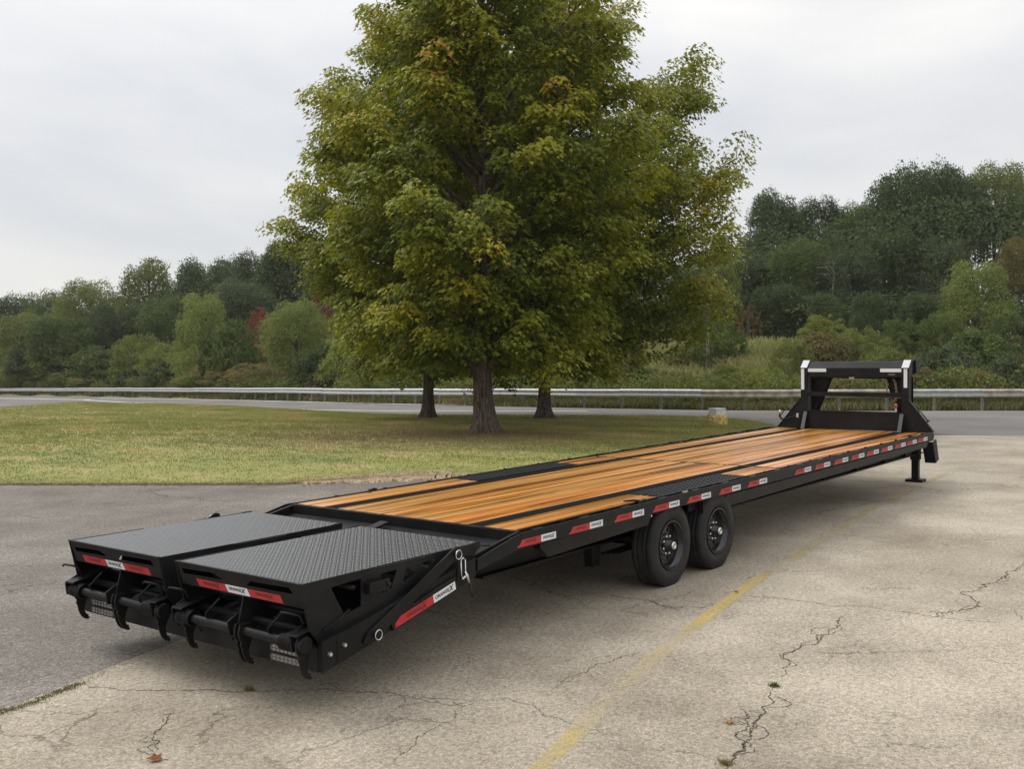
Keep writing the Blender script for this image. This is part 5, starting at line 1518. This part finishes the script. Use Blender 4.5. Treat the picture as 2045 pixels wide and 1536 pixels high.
# ================================================================== GUARDRAIL
gr = tag(empty('guardrail', (RAIL[8][0], RAIL[8][1], float(G(*RAIL[8])))), 'long galvanised guardrail along the far side of the road', 'guardrail')
def rail_local(v): return (v[0] - gr.location[0], v[1] - gr.location[1], v[2] - gr.location[2])
RP = resample(RAIL, 900)
_ds = np.r_[0, np.cumsum(np.linalg.norm(np.diff(RP, axis=0), axis=1))]
def rp(s): return np.array([np.interp(s, _ds, RP[:, 0]), np.interp(s, _ds, RP[:, 1])])
s0 = _ds[np.argmin(np.linalg.norm(RP - along(2045, 42), axis=1))]
HR = 0.66
wprof = [(0.0, 0.175), (-0.035, 0.155), (-0.080, 0.115), (-0.080, 0.075), (-0.030, 0.022), (-0.030, -0.022), (-0.080, -0.075), (-0.080, -0.115), (-0.035, -0.155), (0.0, -0.175)]
RUSTY = plain('rust_streaked_steel', (0.42, 0.385, 0.345), 0.65, 0.35, 0.4, 0.05, 3, 0.35)
def beam(sa, sb, mat):
    jit = float(rj.normal(0, 0.012))
    ss = np.linspace(sa, sb, 6); V, F = [], []
    for s in ss:
        p = rp(s); q = rp(s + 0.3); d = unit(q - p); n = np.array([d[1], -d[0]])
        if np.dot(n, _c2 - p) < 0: n = -n
        z = float(G(*p)) + HR + jit
        for o_, h in wprof: V.append(rail_local((p[0] - n[0] * o_, p[1] - n[1] * o_, z + h)))
    k = len(wprof)
    for i in range(len(ss) - 1):
        for j in range(k - 1): F.append((i * k + j, i * k + j + 1, (i + 1) * k + j + 1, (i + 1) * k + j))
    mb = MB(); mb.add(V, F)
    mb.build('rail_beam', mat, gr, smooth=False)
    p = rp(sb); q = rp(sb + 0.3); d = unit(q - p); n = np.array([d[1], -d[0]])
    if np.dot(n, _c2 - p) < 0: n = -n
    z = float(G(*p)) + HR
POST = MB().box((-0.05, -0.05, -0.7), (0.05, 0.05, 0.06)).box((-0.05, 0.051, -0.17), (0.05, 0.12, 0.17)).mesh('post', POSTM)
s = s0 + 6.0
seg = 0
while s > 3.9 and seg < 60:
    beam(s - 3.81, s + 0.06, RUSTY if seg in (1, 3, 4) else GALV)
    for ds in (0.0, 1.905):
        p = rp(s - ds); q = rp(s - ds + 0.3); d = unit(q - p); n = np.array([d[1], -d[0]])
        if np.dot(n, _c2 - p) < 0: n = -n
        po = link(bpy.data.objects.new('post', POST), gr)
        c = p - n * 0.14
        po.location = rail_local((c[0], c[1], float(G(*p)) + HR)); po.rotation_euler = (0, 0, math.atan2(n[1], n[0]) - math.pi / 2)
    s -= 3.81; seg += 1

# ================================================================== WOODLAND
def foliage(name, seed, rx, rz, n_puff, per, leaf, droop=0.25, round_=1.0, low=0.0, hole=0.0, shape='round'):
    """leaf clumps spread through a crown's volume; unit: metres, base at z = 0"""
    r = np.random.default_rng(seed)
    cs, rs = [], []
    while len(cs) < n_puff:
        v = r.normal(0, 1, 3); v /= np.linalg.norm(v)
        q = r.uniform(0.45, 1.0) ** 0.45
        u = 0.5 + 0.5 * v[2] * q                                   # 0 bottom, 1 top
        w = {'round': 1.0, 'cone': 0.35 + 0.95 * (1 - u) ** 0.8, 'dome': 1.15 - 0.45 * u ** 2, 'column': 0.85}[shape]
        lob = 1 + 0.16 * math.sin(3 * math.atan2(v[1], v[0]) + seed) + 0.13 * math.sin(5 * math.atan2(v[1], v[0]) + 4 * v[2] + seed)
        c = np.array([v[0] * rx * q * w * lob, v[1] * rx * q * w * lob, low + rz * (1 + v[2] * q * lob * 0.90)])
        if hole and r.random() < hole: continue
        cs.append(c); rs.append(r.uniform(0.10, 0.22) * rx * round_)
    P, A, N, S, T = [], [], [], [], []
    ctr = np.array([0, 0, low + rz])
    for c, rad_ in zip(cs, rs):
        n = per
        v = r.normal(0, 1, (n, 3)); v = unit(v); v[:, 2] = np.abs(v[:, 2]) * 0.9 - 0.25
        p = c + v * rad_ * r.uniform(0.55, 1.05, n)[:, None]
        out = unit(p - c + 0.35 * (c - ctr) / max(rx, 0.1) * rad_)
        ax = unit(out * 0.6 + r.normal(0, 0.55, (n, 3)) - np.array([0, 0, droop]))
        nm = out + r.normal(0, 0.25, (n, 3)); nm[:, 2] += 0.45
        P.append(p); A.append(ax); N.append(nm); S.append(r.uniform(0.7, 1.3, n) * leaf)
        T.append(np.clip(r.normal(0.5, 0.14) + r.normal(0, 0.16, n), 0, 1))
    return leaves_mesh(name, *(np.concatenate(x) for x in (P, A, N, S, T)), WOODSM, LEAF_OVAL, 0.25)

def billows(name, seed, n_lobe, per, leaf, shape, lo, hi):
    """a crown of rounded billows: lobes on the outline, leaves on the upper skin of each; about 1 m in radius, 2 m tall"""
    r = np.random.default_rng(seed)
    P, A, N, S, T = [], [], [], [], []
    for k in range(n_lobe):
        z = -0.85 + 1.75 * ((k + 0.5) / n_lobe)
        u = (z + 1) / 2
        w = {'round': math.sqrt(max(0.05, 1 - z * z * 0.92)), 'cone': 0.30 + 0.78 * max(0, 1 - u) ** 0.75, 'dome': math.sqrt(max(0.06, 1 - max(0, z) ** 2 * 0.95)) * (0.86 + 0.14 * u)}[shape]
        a = k * 2.39996 + r.normal(0, 0.4); rad_ = r.uniform(lo, hi)
        q = r.uniform(0.55, 0.86)
        c = np.array([math.cos(a) * w * q, math.sin(a) * w * q, 1.0 + z * (1 - rad_ * 0.55)])
        n = int(per * (rad_ / 0.33) ** 2)
        v = unit(r.normal(0, 1, (n, 3))); v = v[v[:, 2] > -0.55]; n = len(v)
        bump = 1 + 0.16 * np.sin(v[:, 0] * 7 + k) * np.sin(v[:, 1] * 8 + 2 * k) + 0.10 * np.sin(v[:, 2] * 13 + k)
        p = c + v * (rad_ * bump * r.uniform(0.72, 1.06, n))[:, None]
        ax = unit(v * 0.5 + r.normal(0, 0.5, (n, 3)) - np.array([0, 0, 0.25]))
        nm = v + r.normal(0, 0.22, (n, 3)); nm[:, 2] += 0.35
        P.append(p); A.append(ax); N.append(nm); S.append(r.uniform(0.6, 1.35, n) * leaf)
        T.append(np.clip(r.normal(0.45, 0.09) + r.normal(0, 0.10, n), 0, 1))
    return leaves_mesh(name, *(np.concatenate(x) for x in (P, A, N, S, T)), WOODSM, LEAF_OVAL, 0.25)

CROWN = {}
for i in range(3):
    CROWN['oak', i] = billows('crown', 100 + i, 34, 1500, 0.044, 'dome', 0.24, 0.42)
    CROWN['tall', i] = billows('crown', 120 + i, 40, 1350, 0.042, 'round', 0.20, 0.36)
for i in range(2):
    CROWN['cone', i] = billows('crown', 140 + i, 44, 1050, 0.043, 'cone', 0.16, 0.30)
    CROWN['column', i] = foliage('crown', 150 + i, 1.0, 1.0, 220, 36, 0.070, 0.3, 0.8, 0.0, 0.2, 'column')
    CROWN['open', i] = foliage('crown', 160 + i, 1.0, 1.0, 150, 26, 0.066, 0.3, 0.75, 0.0, 0.2, 'round')
BUSH = {}
for i in range(4):
    BUSH['leafy', i] = foliage('foliage', 200 + i, 1.0, 0.62, 150, 44, 0.085, 0.2, 1.1, 0.0, 0, 'dome')
for i in range(3):
    BUSH['feathery', i] = foliage('foliage', 220 + i, 1.0, 0.70, 130, 60, 0.060, -0.35, 1.0, 0.0, 0, 'dome')
TR_ME = MB().tube([(0, 0, -0.6), (0.02, 0.01, 0.5), (-0.02, 0.02, 1.0)], 0.03, 8, taper=[0.05, 0.035, 0.012])
for a in range(5):
    an = a * 2.4
    TR_ME.tube([(0, 0.01, 0.25 + 0.12 * a), (0.22 * math.cos(an), 0.22 * math.sin(an), 0.45 + 0.12 * a), (0.4 * math.cos(an), 0.4 * math.sin(an), 0.72 + 0.1 * a)], 0.02, 5, taper=[0.018, 0.012, 0.004])
TR_ME = TR_ME.mesh('trunk', BARKG, True)
ST_ME = MB()
for a in range(7):
    an = a * 2.4; ST_ME.tube([(0.03 * math.cos(an), 0.03 * math.sin(an), -0.2), (0.25 * math.cos(an), 0.25 * math.sin(an), 0.5), (0.5 * math.cos(an), 0.5 * math.sin(an), 0.95)], 0.02, 5, taper=[0.018, 0.012, 0.004])
ST_ME = ST_ME.mesh('stems', BARKG, True)

DK, GR, OL, LT, GY, YG, OR, RD, BR = ((0.056, 0.072, 0.034), (0.078, 0.100, 0.036), (0.115, 0.128, 0.044), (0.150, 0.172, 0.058), (0.074, 0.090, 0.050),
                                      (0.150, 0.165, 0.048), (0.15, 0.125, 0.048), (0.20, 0.05, 0.042), (0.135, 0.115, 0.056))
_rr = np.random.default_rng(77)
def tree(name, px, top, half, s, kind, colr, label, group, basepy=None, depth=None, low=None):
    """a background tree: foot on the ground in column px at distance s, its top reaching row `top`"""
    p = along(px, s); gz = float(G(*p))
    if px < 640 and s > 105: half *= 1.22
    H = height_at(top, s) - gz; R = half * s / FPX
    if low is None: low = max(0.05, 1 - 2.6 * R / H) if kind in ('oak', 'tall') else 0.05
    t = tag(empty(name, (p[0], p[1], gz)), label, 'tree', group)
    n_var = len([k for k in CROWN if k[0] == kind])
    cr = link(bpy.data.objects.new('crown', CROWN[kind, int(_rr.integers(0, n_var))]), t)
    zb = H * low
    cr.location = (0, 0, zb); cr.scale = (R, (depth or 1.0) * R, (H - zb) / 2.0); cr.rotation_euler = (0, 0, float(_rr.uniform(0, 6.28)))
    f = float(_rr.uniform(0.88, 1.12))
    cr.color = (*[c * f for c in colr], 1); cr['kind'] = 'stuff'
    tk = link(bpy.data.objects.new('trunk', TR_ME), t)
    tk.scale = (R * 1.1 + 0.5, R * 1.1 + 0.5, H * 0.85); tk.rotation_euler = (0, 0, float(_rr.uniform(0, 6.28)))
    return t
def bush(name, px, top, half, s, kind, colr, label, group='bushes behind the guardrail'):
    rs_ = max(float(np.interp((1022.5 - q) / FPX, _u_tab, _s_tab)) for q in (px - 1.25 * half, px, px + 1.25 * half))
    s = max(s, rs_ + 0.6 + 0.5 * half * rs_ / FPX)
    p = along(px, s); gz = float(G(*p)) - 0.15
    H = height_at(top, s) - gz; R = half * s / FPX
    t = tag(empty(name, (p[0], p[1], gz)), label, 'bush', group)
    n_var = len([k for k in BUSH if k[0] == kind])
    cr = link(bpy.data.objects.new('foliage', BUSH[kind, int(_rr.integers(0, n_var))]), t)
    cr.scale = (R, R, H / 1.24); cr.rotation_euler = (0, 0, float(_rr.uniform(0, 6.28)))
    f = float(_rr.uniform(0.88, 1.12))
    cr.color = (*[c * f for c in colr], 1); cr['kind'] = 'stuff'
    st = link(bpy.data.objects.new('stems', ST_ME), t); st.scale = (R, R, H * 0.8)
    return t

LW, RW = 'trees of the wood on the left', 'trees of the wood on the right'
for a in [
    ('oak_tree', 20, 584, 55, 165, 'oak', DK, 'dark round tree at the far left edge of the skyline', LW),
    ('oak_tree', 105, 577, 55, 160, 'tall', GR, 'low green tree in the skyline with a bare twig poking above it', LW),
    ('broadleaf_tree', 182, 552, 62, 150, 'tall', OL, 'olive tree in the left skyline just left of the tallest light dome', LW),
    ('broadleaf_tree', 300, 512, 74, 140, 'cone', OL, 'tall pale olive domed tree standing out of the left skyline', LW),
    ('oak_tree', 405, 518, 58, 132, 'oak', DK, 'dark bluish tree just right of the pale olive domed skyline tree', LW),
    ('oak_tree', 468, 510, 58, 126, 'tall', DK, 'dark tree rising behind the pointed pale sweetgum', LW),
    ('oak_tree', 522, 496, 58, 122, 'oak', GY, 'grey green tree in the skyline left of the darkest rounded crown', LW),
    ('oak_tree', 584, 482, 56, 116, 'oak', DK, 'darkest rounded crown at the right end of the left skyline', LW),
    ('broadleaf_tree', 640, 530, 55, 108, 'cone', GR, 'green pointed tree at the edge of the maple crown on the left', LW),
    ('broadleaf_tree', 710, 520, 75, 112, 'oak', DK, 'dark tree hidden behind the left edge of the maple crown', LW),
    ('broadleaf_tree', 60, 618, 62, 128, 'tall', OL, 'lower olive tree in front of the far left skyline', LW),
    ('broadleaf_tree', 130, 625, 60, 118, 'oak', GR, 'lower green tree under the left skyline with a bushy round top', LW),
    ('broadleaf_tree', 235, 600, 60, 122, 'tall', DK, 'shadowy tree filling the wood below the pale olive dome', LW),
    ('broadleaf_tree', 350, 585, 55, 118, 'tall', GR, 'green tree in the wood left of the pointed pale sweetgum', LW),
    ('oak_tree', 490, 560, 60, 108, 'oak', GY, 'grey tree in the wood between the sweetgum and the red sumac', LW),
    ('sweetgum_tree', 404, 580, 72, 84, 'cone', LT, 'pale green pointed sweetgum behind the left stretch of guardrail', 'pale young trees in front of the wood'),
    ('sycamore_tree', 592, 594, 72, 74, 'round' if False else 'tall', LT, 'pale olive round headed young tree right of the red sumac', 'pale young trees in front of the wood'),
    ('sumac_tree', 522, 612, 26, 86, 'open', RD, 'red leaved sapling showing between the two pale young trees', None),
    ('sumac_tree', 648, 556, 22, 92, 'open', (0.13, 0.035, 0.026), 'dull red sapling beside the left edge of the maple crown', None),
    # right
    ('broadleaf_tree', 1440, 468, 48, 82, 'column', OL, 'slim olive tree close beside the right edge of the maple crown', RW),
    ('oak_tree', 1395, 520, 60, 92, 'tall', GR, 'green tree behind the right edge of the maple crown', RW),
    ('oak_tree', 1545, 386, 66, 104, 'oak', DK, 'dark oak at the left end of the right skyline', RW),
    ('oak_tree', 1628, 400, 62, 106, 'oak', DK, 'dark oak on the right skyline next to the dip in the treetops', RW),
    ('oak_tree', 1705, 408, 58, 104, 'oak', GR, 'oak in the dip of the right skyline', RW),
    ('oak_tree', 1800, 342, 88, 96, 'oak', DK, 'biggest dark oak on the right skyline', RW),
    ('oak_tree', 1890, 338, 78, 98, 'oak', DK, 'broad dark oak right of the biggest one', RW),
    ('broadleaf_tree', 1985, 330, 74, 100, 'tall', OL, 'paler loose crowned tall tree near the right edge of the skyline', RW),
    ('broadleaf_tree', 2065, 370, 60, 96, 'tall', GR, 'tall tree cut by the right edge of the photo', RW),
    ('oak_tree', 1490, 510, 70, 90, 'oak', GY, 'grey green oak low in the wood below the left end of the right skyline', RW),
    ('oak_tree', 1590, 480, 72, 88, 'oak', GR, 'oak in the middle of the right wood above the utility box', RW),
    ('oak_tree', 1690, 500, 70, 86, 'oak', GY, 'grey green oak in the right wood above the gooseneck', RW),
    ('oak_tree', 1780, 470, 72, 88, 'oak', DK, 'dark oak in the right wood below the biggest one', RW),
    ('oak_tree', 1870, 480, 74, 86, 'oak', GY, 'grey green oak behind the pointed leafy sycamore', RW),
    ('broadleaf_tree', 2035, 478, 50, 84, 'tall', OR, 'orange tinged tree at the right edge below the skyline', RW),
    ('oak_tree', 1545, 570, 62, 82, 'tall', DK, 'dark understory tree at the edge of the pale field', RW),
    ('oak_tree', 1640, 590, 62, 80, 'oak', DK, 'dark understory tree behind the left post of the gooseneck', RW),
    ('oak_tree', 1850, 590, 60, 80, 'oak', DK, 'dark understory tree left of the pointed leafy sycamore', RW),
    ('oak_tree', 1440, 600, 60, 84, 'tall', GR, 'understory tree behind the pale field beside the bare sapling', RW),
    ('sycamore_tree', 1945, 523, 92, 60, 'cone', LT, 'pointed leafy pale green sycamore behind the guardrail at the right', 'pale young trees in front of the wood'),
    ('cedar_tree', 1738, 588, 52, 62, 'cone', (0.050, 0.066, 0.030), 'grey green pointed young tree above the gooseneck top', 'pale young trees in front of the wood'),
    ('sapling', 1415, 590, 46, 53, 'open', (0.060, 0.075, 0.030), 'thin sapling with a bare grey stem in front of the pale field', None),
    ('sapling', 1495, 610, 24, 70, 'open', (0.10, 0.062, 0.034), 'small brownish sapling at the edge of the dark wood', None),
]:
    tree(*a)
# bare dead twigs above the skyline and a dead snag in the right wood
def snag(px, top, s, label, seed, spread):
    p = along(px, s); gz = float(G(*p)); H = height_at(top, s) - gz
    r = np.random.default_rng(seed); mb = MB()
    mb.tube([(0, 0, 0), (0.1, 0.1, H * 0.5), (0.2, 0, H)], 0.08, 6, taper=[0.14, 0.09, 0.02])
    for k in range(9):
        z = H * r.uniform(0.72, 0.97); a = r.uniform(0, 6.28); L = spread * r.uniform(0.4, 1.0)
        mb.tube([(0.15, 0, z), (0.15 + L * 0.5 * math.cos(a), L * 0.5 * math.sin(a), z + L * 0.5), (0.15 + L * math.cos(a), L * math.sin(a), z + L * r.uniform(0.3, 0.9))], 0.02, 5, taper=[0.045, 0.03, 0.012])
    t = tag(empty('dead_tree', (p[0], p[1], gz)), label, 'tree')
    mb.build('trunk', plain('weathered_wood', (0.22, 0.20, 0.17), 0.9), t, smooth=True)
snag(82, 571, 158, 'bare dead top poking out of the left skyline', 5, 2.2)
snag(1663, 528, 84.0, 'bleached bare branches showing inside the right wood', 6, 2.0)
snag(1415, 612, 52.5, 'bare grey stem of a dead sapling in front of the pale field', 8, 1.2)

# the bushes, left to right, each to be told by what it stands next to
for a in [
    ('bush', 18, 690, 55, 96, 'leafy', LT, 'light green bush at the far left edge above the guardrail'),
    ('bush', 75, 665, 50, 92, 'leafy', GY, 'dark grey green bush second from the left edge'),
    ('bush', 140, 660, 60, 88, 'leafy', OL, 'tall olive shrub under the olive skyline tree'),
    ('bush', 70, 735, 50, 84, 'leafy', YG, 'low yellow green bush near the left end of the guardrail'),
    ('bush', 140, 738, 45, 80, 'feathery', LT, 'low light bush between the far left bushes and the plumed one'),
    ('bush', 205, 690, 55, 78, 'leafy', GR, 'dark leafy bush left of the plumed one'),
    ('bush', 200, 745, 48, 76, 'leafy', BR, 'brownish low bush on the guardrail below the dark leafy one'),
    ('bush', 275, 672, 58, 76, 'feathery', OL, 'tall plumed shrub with leaning feathery shoots'),
    ('bush', 262, 735, 46, 72, 'leafy', DK, 'dark green mound low behind the guardrail under the plumed shrub'),
    ('bush', 335, 720, 52, 72, 'leafy', GY, 'grey green mound below the pointed sweetgum'),
    ('bush', 330, 690, 48, 80, 'feathery', OL, 'feathery shrub left of the pointed sweetgum'),
    ('bush', 395, 745, 44, 68, 'leafy', YG, 'yellow green low bush below the pointed sweetgum'),
    ('bush', 458, 640, 52, 82, 'leafy', GR, 'dark round shrub on the right shoulder of the pointed sweetgum'),
    ('bush', 460, 738, 50, 68, 'feathery', BR, 'rusty brown sprawling bush under the red sapling'),
    ('bush', 520, 728, 56, 66, 'feathery', BR, 'wide brownish bramble left of the pale round young tree'),
    ('bush', 565, 752, 38, 64, 'leafy', (0.070, 0.10, 0.045), 'small bluish green leafy plant below the pale round young tree'),
    ('bush', 640, 690, 46, 66, 'leafy', DK, 'dark upright shrub right of the pale round young tree'),
    ('bush', 690, 672, 46, 66, 'leafy', YG, 'yellow green shrub at the left foot of the maple crown'),
    ('bush', 655, 745, 48, 62, 'feathery', BR, 'tawny weeds and brush left of the left maple trunk'),
    ('bush', 745, 730, 46, 61, 'feathery', OL, 'tawny olive brush just left of the left maple trunk'),
    ('bush', 805, 745, 48, 60, 'leafy', GR, 'dark bush behind the left maple trunk'),
    ('bush', 900, 748, 50, 58, 'leafy', YG, 'light leafy bush between the left and the large maple trunks'),
    ('bush', 1015, 742, 50, 56, 'leafy', YG, 'light leafy bush between the large and the right maple trunks'),
    ('bush', 1065, 765, 34, 54, 'feathery', LT, 'feathery pale shrub just left of the leaning maple trunk'),
    ('bush', 1140, 725, 52, 55, 'feathery', OL, 'olive brush right of the leaning maple trunk'),
    ('bush', 1215, 720, 56, 54, 'leafy', BR, 'brownish bush under the right side of the maple crown'),
    ('bush', 1285, 735, 50, 53, 'leafy', GR, 'dark green bush under the right tip of the maple crown'),
    ('bush', 1340, 745, 46, 51, 'feathery', BR, 'rusty low bush left of the bare grey stem'),
    ('bush', 1375, 690, 42, 55, 'leafy', OL, 'olive bush beside the bare grey stem'),
    ('bush', 1440, 640, 40, 56, 'leafy', GR, 'dark vine covered bush just right of the bare grey stem'),
    ('bush', 1455, 735, 48, 49, 'feathery', OL, 'olive brush above the utility box'),
    ('bush', 1520, 742, 46, 48, 'feathery', YG, 'light brush between the utility box and the gooseneck'),
    ('bush', 1578, 690, 44, 50, 'feathery', OL, 'tall weedy shrub just left of the gooseneck'),
    ('bush', 1640, 668, 58, 52, 'leafy', BR, 'wide bush with reddish tinge above the gooseneck left post'),
    ('bush', 1640, 640, 46, 58, 'feathery', YG, 'bright green shoots above the gooseneck left post'),
    ('bush', 1710, 665, 60, 53, 'feathery', OL, 'olive bush above the middle of the gooseneck'),
    ('bush', 1700, 752, 60, 46, 'leafy', BR, 'low brownish bush seen through the gooseneck opening'),
    ('bush', 1620, 755, 46, 46, 'feathery', YG, 'low pale brush seen beside the gooseneck left post'),
    ('bush', 1770, 700, 56, 48, 'leafy', OL, 'olive leafy bush behind the gooseneck right post'),
    ('bush', 1800, 650, 56, 55, 'feathery', GR, 'dark feathery bush above the gooseneck right post'),
    ('bush', 1845, 745, 48, 46, 'feathery', BR, 'reddish brush right of the gooseneck'),
    ('bush', 1880, 690, 60, 48, 'leafy', GY, 'blue green leafy bush right of the gooseneck'),
    ('bush', 1870, 640, 50, 55, 'feathery', GR, 'dark feathery bush left of the pointed sycamore foot'),
    ('bush', 1950, 660, 66, 52, 'leafy', GR, 'dark leafy bush under the pointed sycamore'),
    ('bush', 1945, 745, 50, 45.5, 'feathery', BR, 'brown brush behind the last guardrail post but one'),
    ('bush', 2010, 715, 50, 46, 'leafy', GY, 'blue green bush low at the right edge'),
    ('bush', 2040, 640, 62, 54, 'feathery', DK, 'dark bush high at the right edge'),
]:
    bush(*a)

MEADOWM = leaf_mat('meadow_blade', [(0.0, (0.19, 0.215, 0.075)), (0.5, (0.27, 0.275, 0.11)), (1.0, (0.38, 0.34, 0.17))], 0.75, 0.35)
# tall weeds and field grass from the guardrail back to the wood
def weeds():
    n = 60000
    u = _rr.uniform(-0.75, 0.75, n)
    d = np.abs(_rr.normal(0, 1, n)) * 9 + 0.5
    near = _rr.random(n) < 0.2
    d = np.where(near, _rr.uniform(0.35, 3.5, n), d)
    s = np.interp(u, _u_tab, _s_tab) + d
    l = u * s
    x = CAM[0] + s * _cy - l * _sy; y = CAM[1] + s * _sy + l * _cy
    z = G(x, y) - 0.05
    k = 4
    b = np.repeat(np.c_[x, y, z], k, 0); m = len(b)
    b[:, :2] += _rr.normal(0, 0.14, (m, 2))
    hg = _rr.uniform(0.25, 0.75, m) * np.repeat(np.clip(0.4 + d / 9, 0.45, 1.25), k)
    w = _rr.uniform(0.03, 0.06, m) * np.repeat(s / 60, k)
    a = _rr.uniform(0, 6.28, m); dx, dy = np.cos(a), np.sin(a); ln = hg * _rr.uniform(0.1, 0.7, m)
    V = np.empty((m, 4, 3))
    V[:, 0] = np.c_[b[:, 0] - dy * w * 0.3, b[:, 1] + dx * w * 0.3, b[:, 2]]
    V[:, 1] = np.c_[b[:, 0] + dy * w, b[:, 1] - dx * w, b[:, 2] + hg * 0.5]
    V[:, 2] = np.c_[b[:, 0] + dx * ln, b[:, 1] + dy * ln, b[:, 2] + hg]
    V[:, 3] = np.c_[b[:, 0] - dy * w + dx * ln * 0.3, b[:, 1] + dx * w + dy * ln * 0.3, b[:, 2] + hg * 0.55]
    patch = 0.5 + 0.25 * np.sin(x * 0.35) * np.cos(y * 0.29 + 1) + 0.15 * np.sin(x * 0.9 + y * 0.7)
    T = np.repeat(np.clip(np.repeat(patch, k) + _rr.normal(0, 0.18, m), 0, 1), 4)
    fm = np.repeat((d > 6) & ((np.abs(1437 - (1022.5 - u * FPX)) < 165) | (np.abs(750 - (1022.5 - u * FPX)) < 60)), k)
    for nm_, sel, mt in (('undergrowth', ~fm, BLADEWM), ('meadow_grass', fm, MEADOWM)):
        v = V[sel]; q = len(v)
        me = raw_mesh(nm_, v.reshape(-1, 3), np.arange(q * 4).reshape(-1, 4), mt, T.reshape(-1, 4)[sel].ravel())
        tag(link(bpy.data.objects.new(nm_, me)), kind='stuff')
weeds()

# understory and the far wood behind the trees one can tell apart
def mass(name, n, umin, umax, dlo, dhi, leaf, tops, col, dens=26, rad_=(1.2, 2.6)):
    P, A, N, S, T = [], [], [], [], []
    for _ in range(n):
        u = _rr.uniform(umin, umax); d = _rr.uniform(dlo, dhi)
        col_px = 1022.5 - u * FPX
        if name == 'understory' and (1285 < col_px < 1590 or 705 < col_px < 800): continue
        s = float(np.interp(u, _u_tab, _s_tab)) + d; l = u * s
        x = CAM[0] + s * _cy - l * _sy; y = CAM[1] + s * _sy + l * _cy
        gz = float(G(x, y)); R = _rr.uniform(*rad_)
        h = tops(u, s) - gz
        if h < 0.5: continue
        c = np.array([x, y, gz + _rr.random() ** 0.8 * h])
        v = unit(_rr.normal(0, 1, (dens, 3)))
        p = c + v * R * _rr.uniform(0.5, 1, dens)[:, None] * [1, 1, 0.7]
        P.append(p); A.append(unit(v + _rr.normal(0, 0.6, (dens, 3)))); nn = v + _rr.normal(0, 0.4, (dens, 3)); nn[:, 2] += 0.5; N.append(nn)
        S.append(_rr.uniform(0.7, 1.3, dens) * leaf); T.append(np.clip(_rr.normal(0.45, 0.12) + _rr.normal(0, 0.15, dens), 0, 1))
    me = leaves_mesh(name, *(np.concatenate(q) for q in (P, A, N, S, T)), WOODSM, LEAF_OVAL, 0.25)
    o = link(bpy.data.objects.new(name, me)); o.color = (*col, 1)
    return tag(o, kind='stuff')
_topx = [-200, 0, 100, 200, 300, 420, 520, 600, 700, 1000, 1400, 1500, 1600, 1700, 1800, 1900, 2000, 2300]
_topy = [605, 605, 600, 580, 560, 545, 525, 510, 520, 520, 500, 440, 430, 440, 380, 375, 365, 380]
_ty = [640, 640, 640, 635, 630, 620, 615, 610, 610, 620, 610, 600, 600, 600, 600, 600, 600, 600]
_by = [752, 752, 752, 752, 752, 752, 752, 755, 758, 756, 756, 758, 756, 752, 748, 748, 748, 748]
mass('far_wood', 5600, -0.85, 0.80, 42, 75, 0.36, lambda u, s: height_at(float(np.interp(1022.5 - u * FPX, _topx, _topy)) + (24 if u > 0.1 else 34), s) , DK, 34, (1.2, 2.4))
mass('brush', 2100, -0.80, 0.75, 1.5, 11, 0.15, lambda u, s: height_at(float(np.interp(1022.5 - u * FPX, _topx, _by)), s), OL, 46, (0.3, 0.7))
_uy = [700, 700, 690, 690, 680, 690, 690, 680, 690, 720, 725, 712, 722, 690, 690, 690, 690, 690]
mass('thicket', 2200, -0.85, 0.80, 36, 60, 0.34, lambda u, s: height_at(float(np.interp(1022.5 - u * FPX, _topx, _ty)), s), DK, 34, (0.9, 1.8))
mass('understory', 2000, -0.85, 0.80, 14, 40, 0.30, lambda u, s: height_at(float(np.interp(1022.5 - u * FPX, _topx, _uy)), s), OL, 30, (0.5, 1.1))

# goldenrod and litter along the guardrail
for px, py, lab in ((1579, 808, 'white scrap of litter on the road edge left of the gooseneck'), (152, 788.5, 'white litter under the left end of the guardrail'), (560, 796.5, 'pale scrap of litter under the guardrail left of the maples')):
    p = at(px, py); mb = MB()
    mb.add([(0, 0, 0.02), (0.16, 0.02, 0.05), (0.2, 0.12, 0.03), (0.06, 0.16, 0.10), (-0.05, 0.08, 0.04)], [(0, 1, 3), (1, 2, 3), (0, 3, 4)])
    o = mb.build('litter', WHITET); o.location = (p[0], p[1], float(G(*p)) + 0.01); o.rotation_euler = (0, 0, px)
    tag(o, lab, 'litter')

# ================================================================== HAZE
hz = MB().box((-260, -330, -14), (460, 470, 36)).build('haze', bpy.data.materials.new('haze'))
hm = hz.data.materials[0]; hm.use_nodes = True
hm.node_tree.nodes.remove(hm.node_tree.nodes['Principled BSDF'])
hv = hm.node_tree.nodes.new('ShaderNodeVolumePrincipled')
hv.inputs['Color'].default_value = (0.93, 0.95, 1.0, 1)
hv.inputs['Density'].default_value = 0.0002
hm.node_tree.links.new(hv.outputs['Volume'], hm.node_tree.nodes['Material Output'].inputs['Volume'])
tag(hz, kind='stuff')
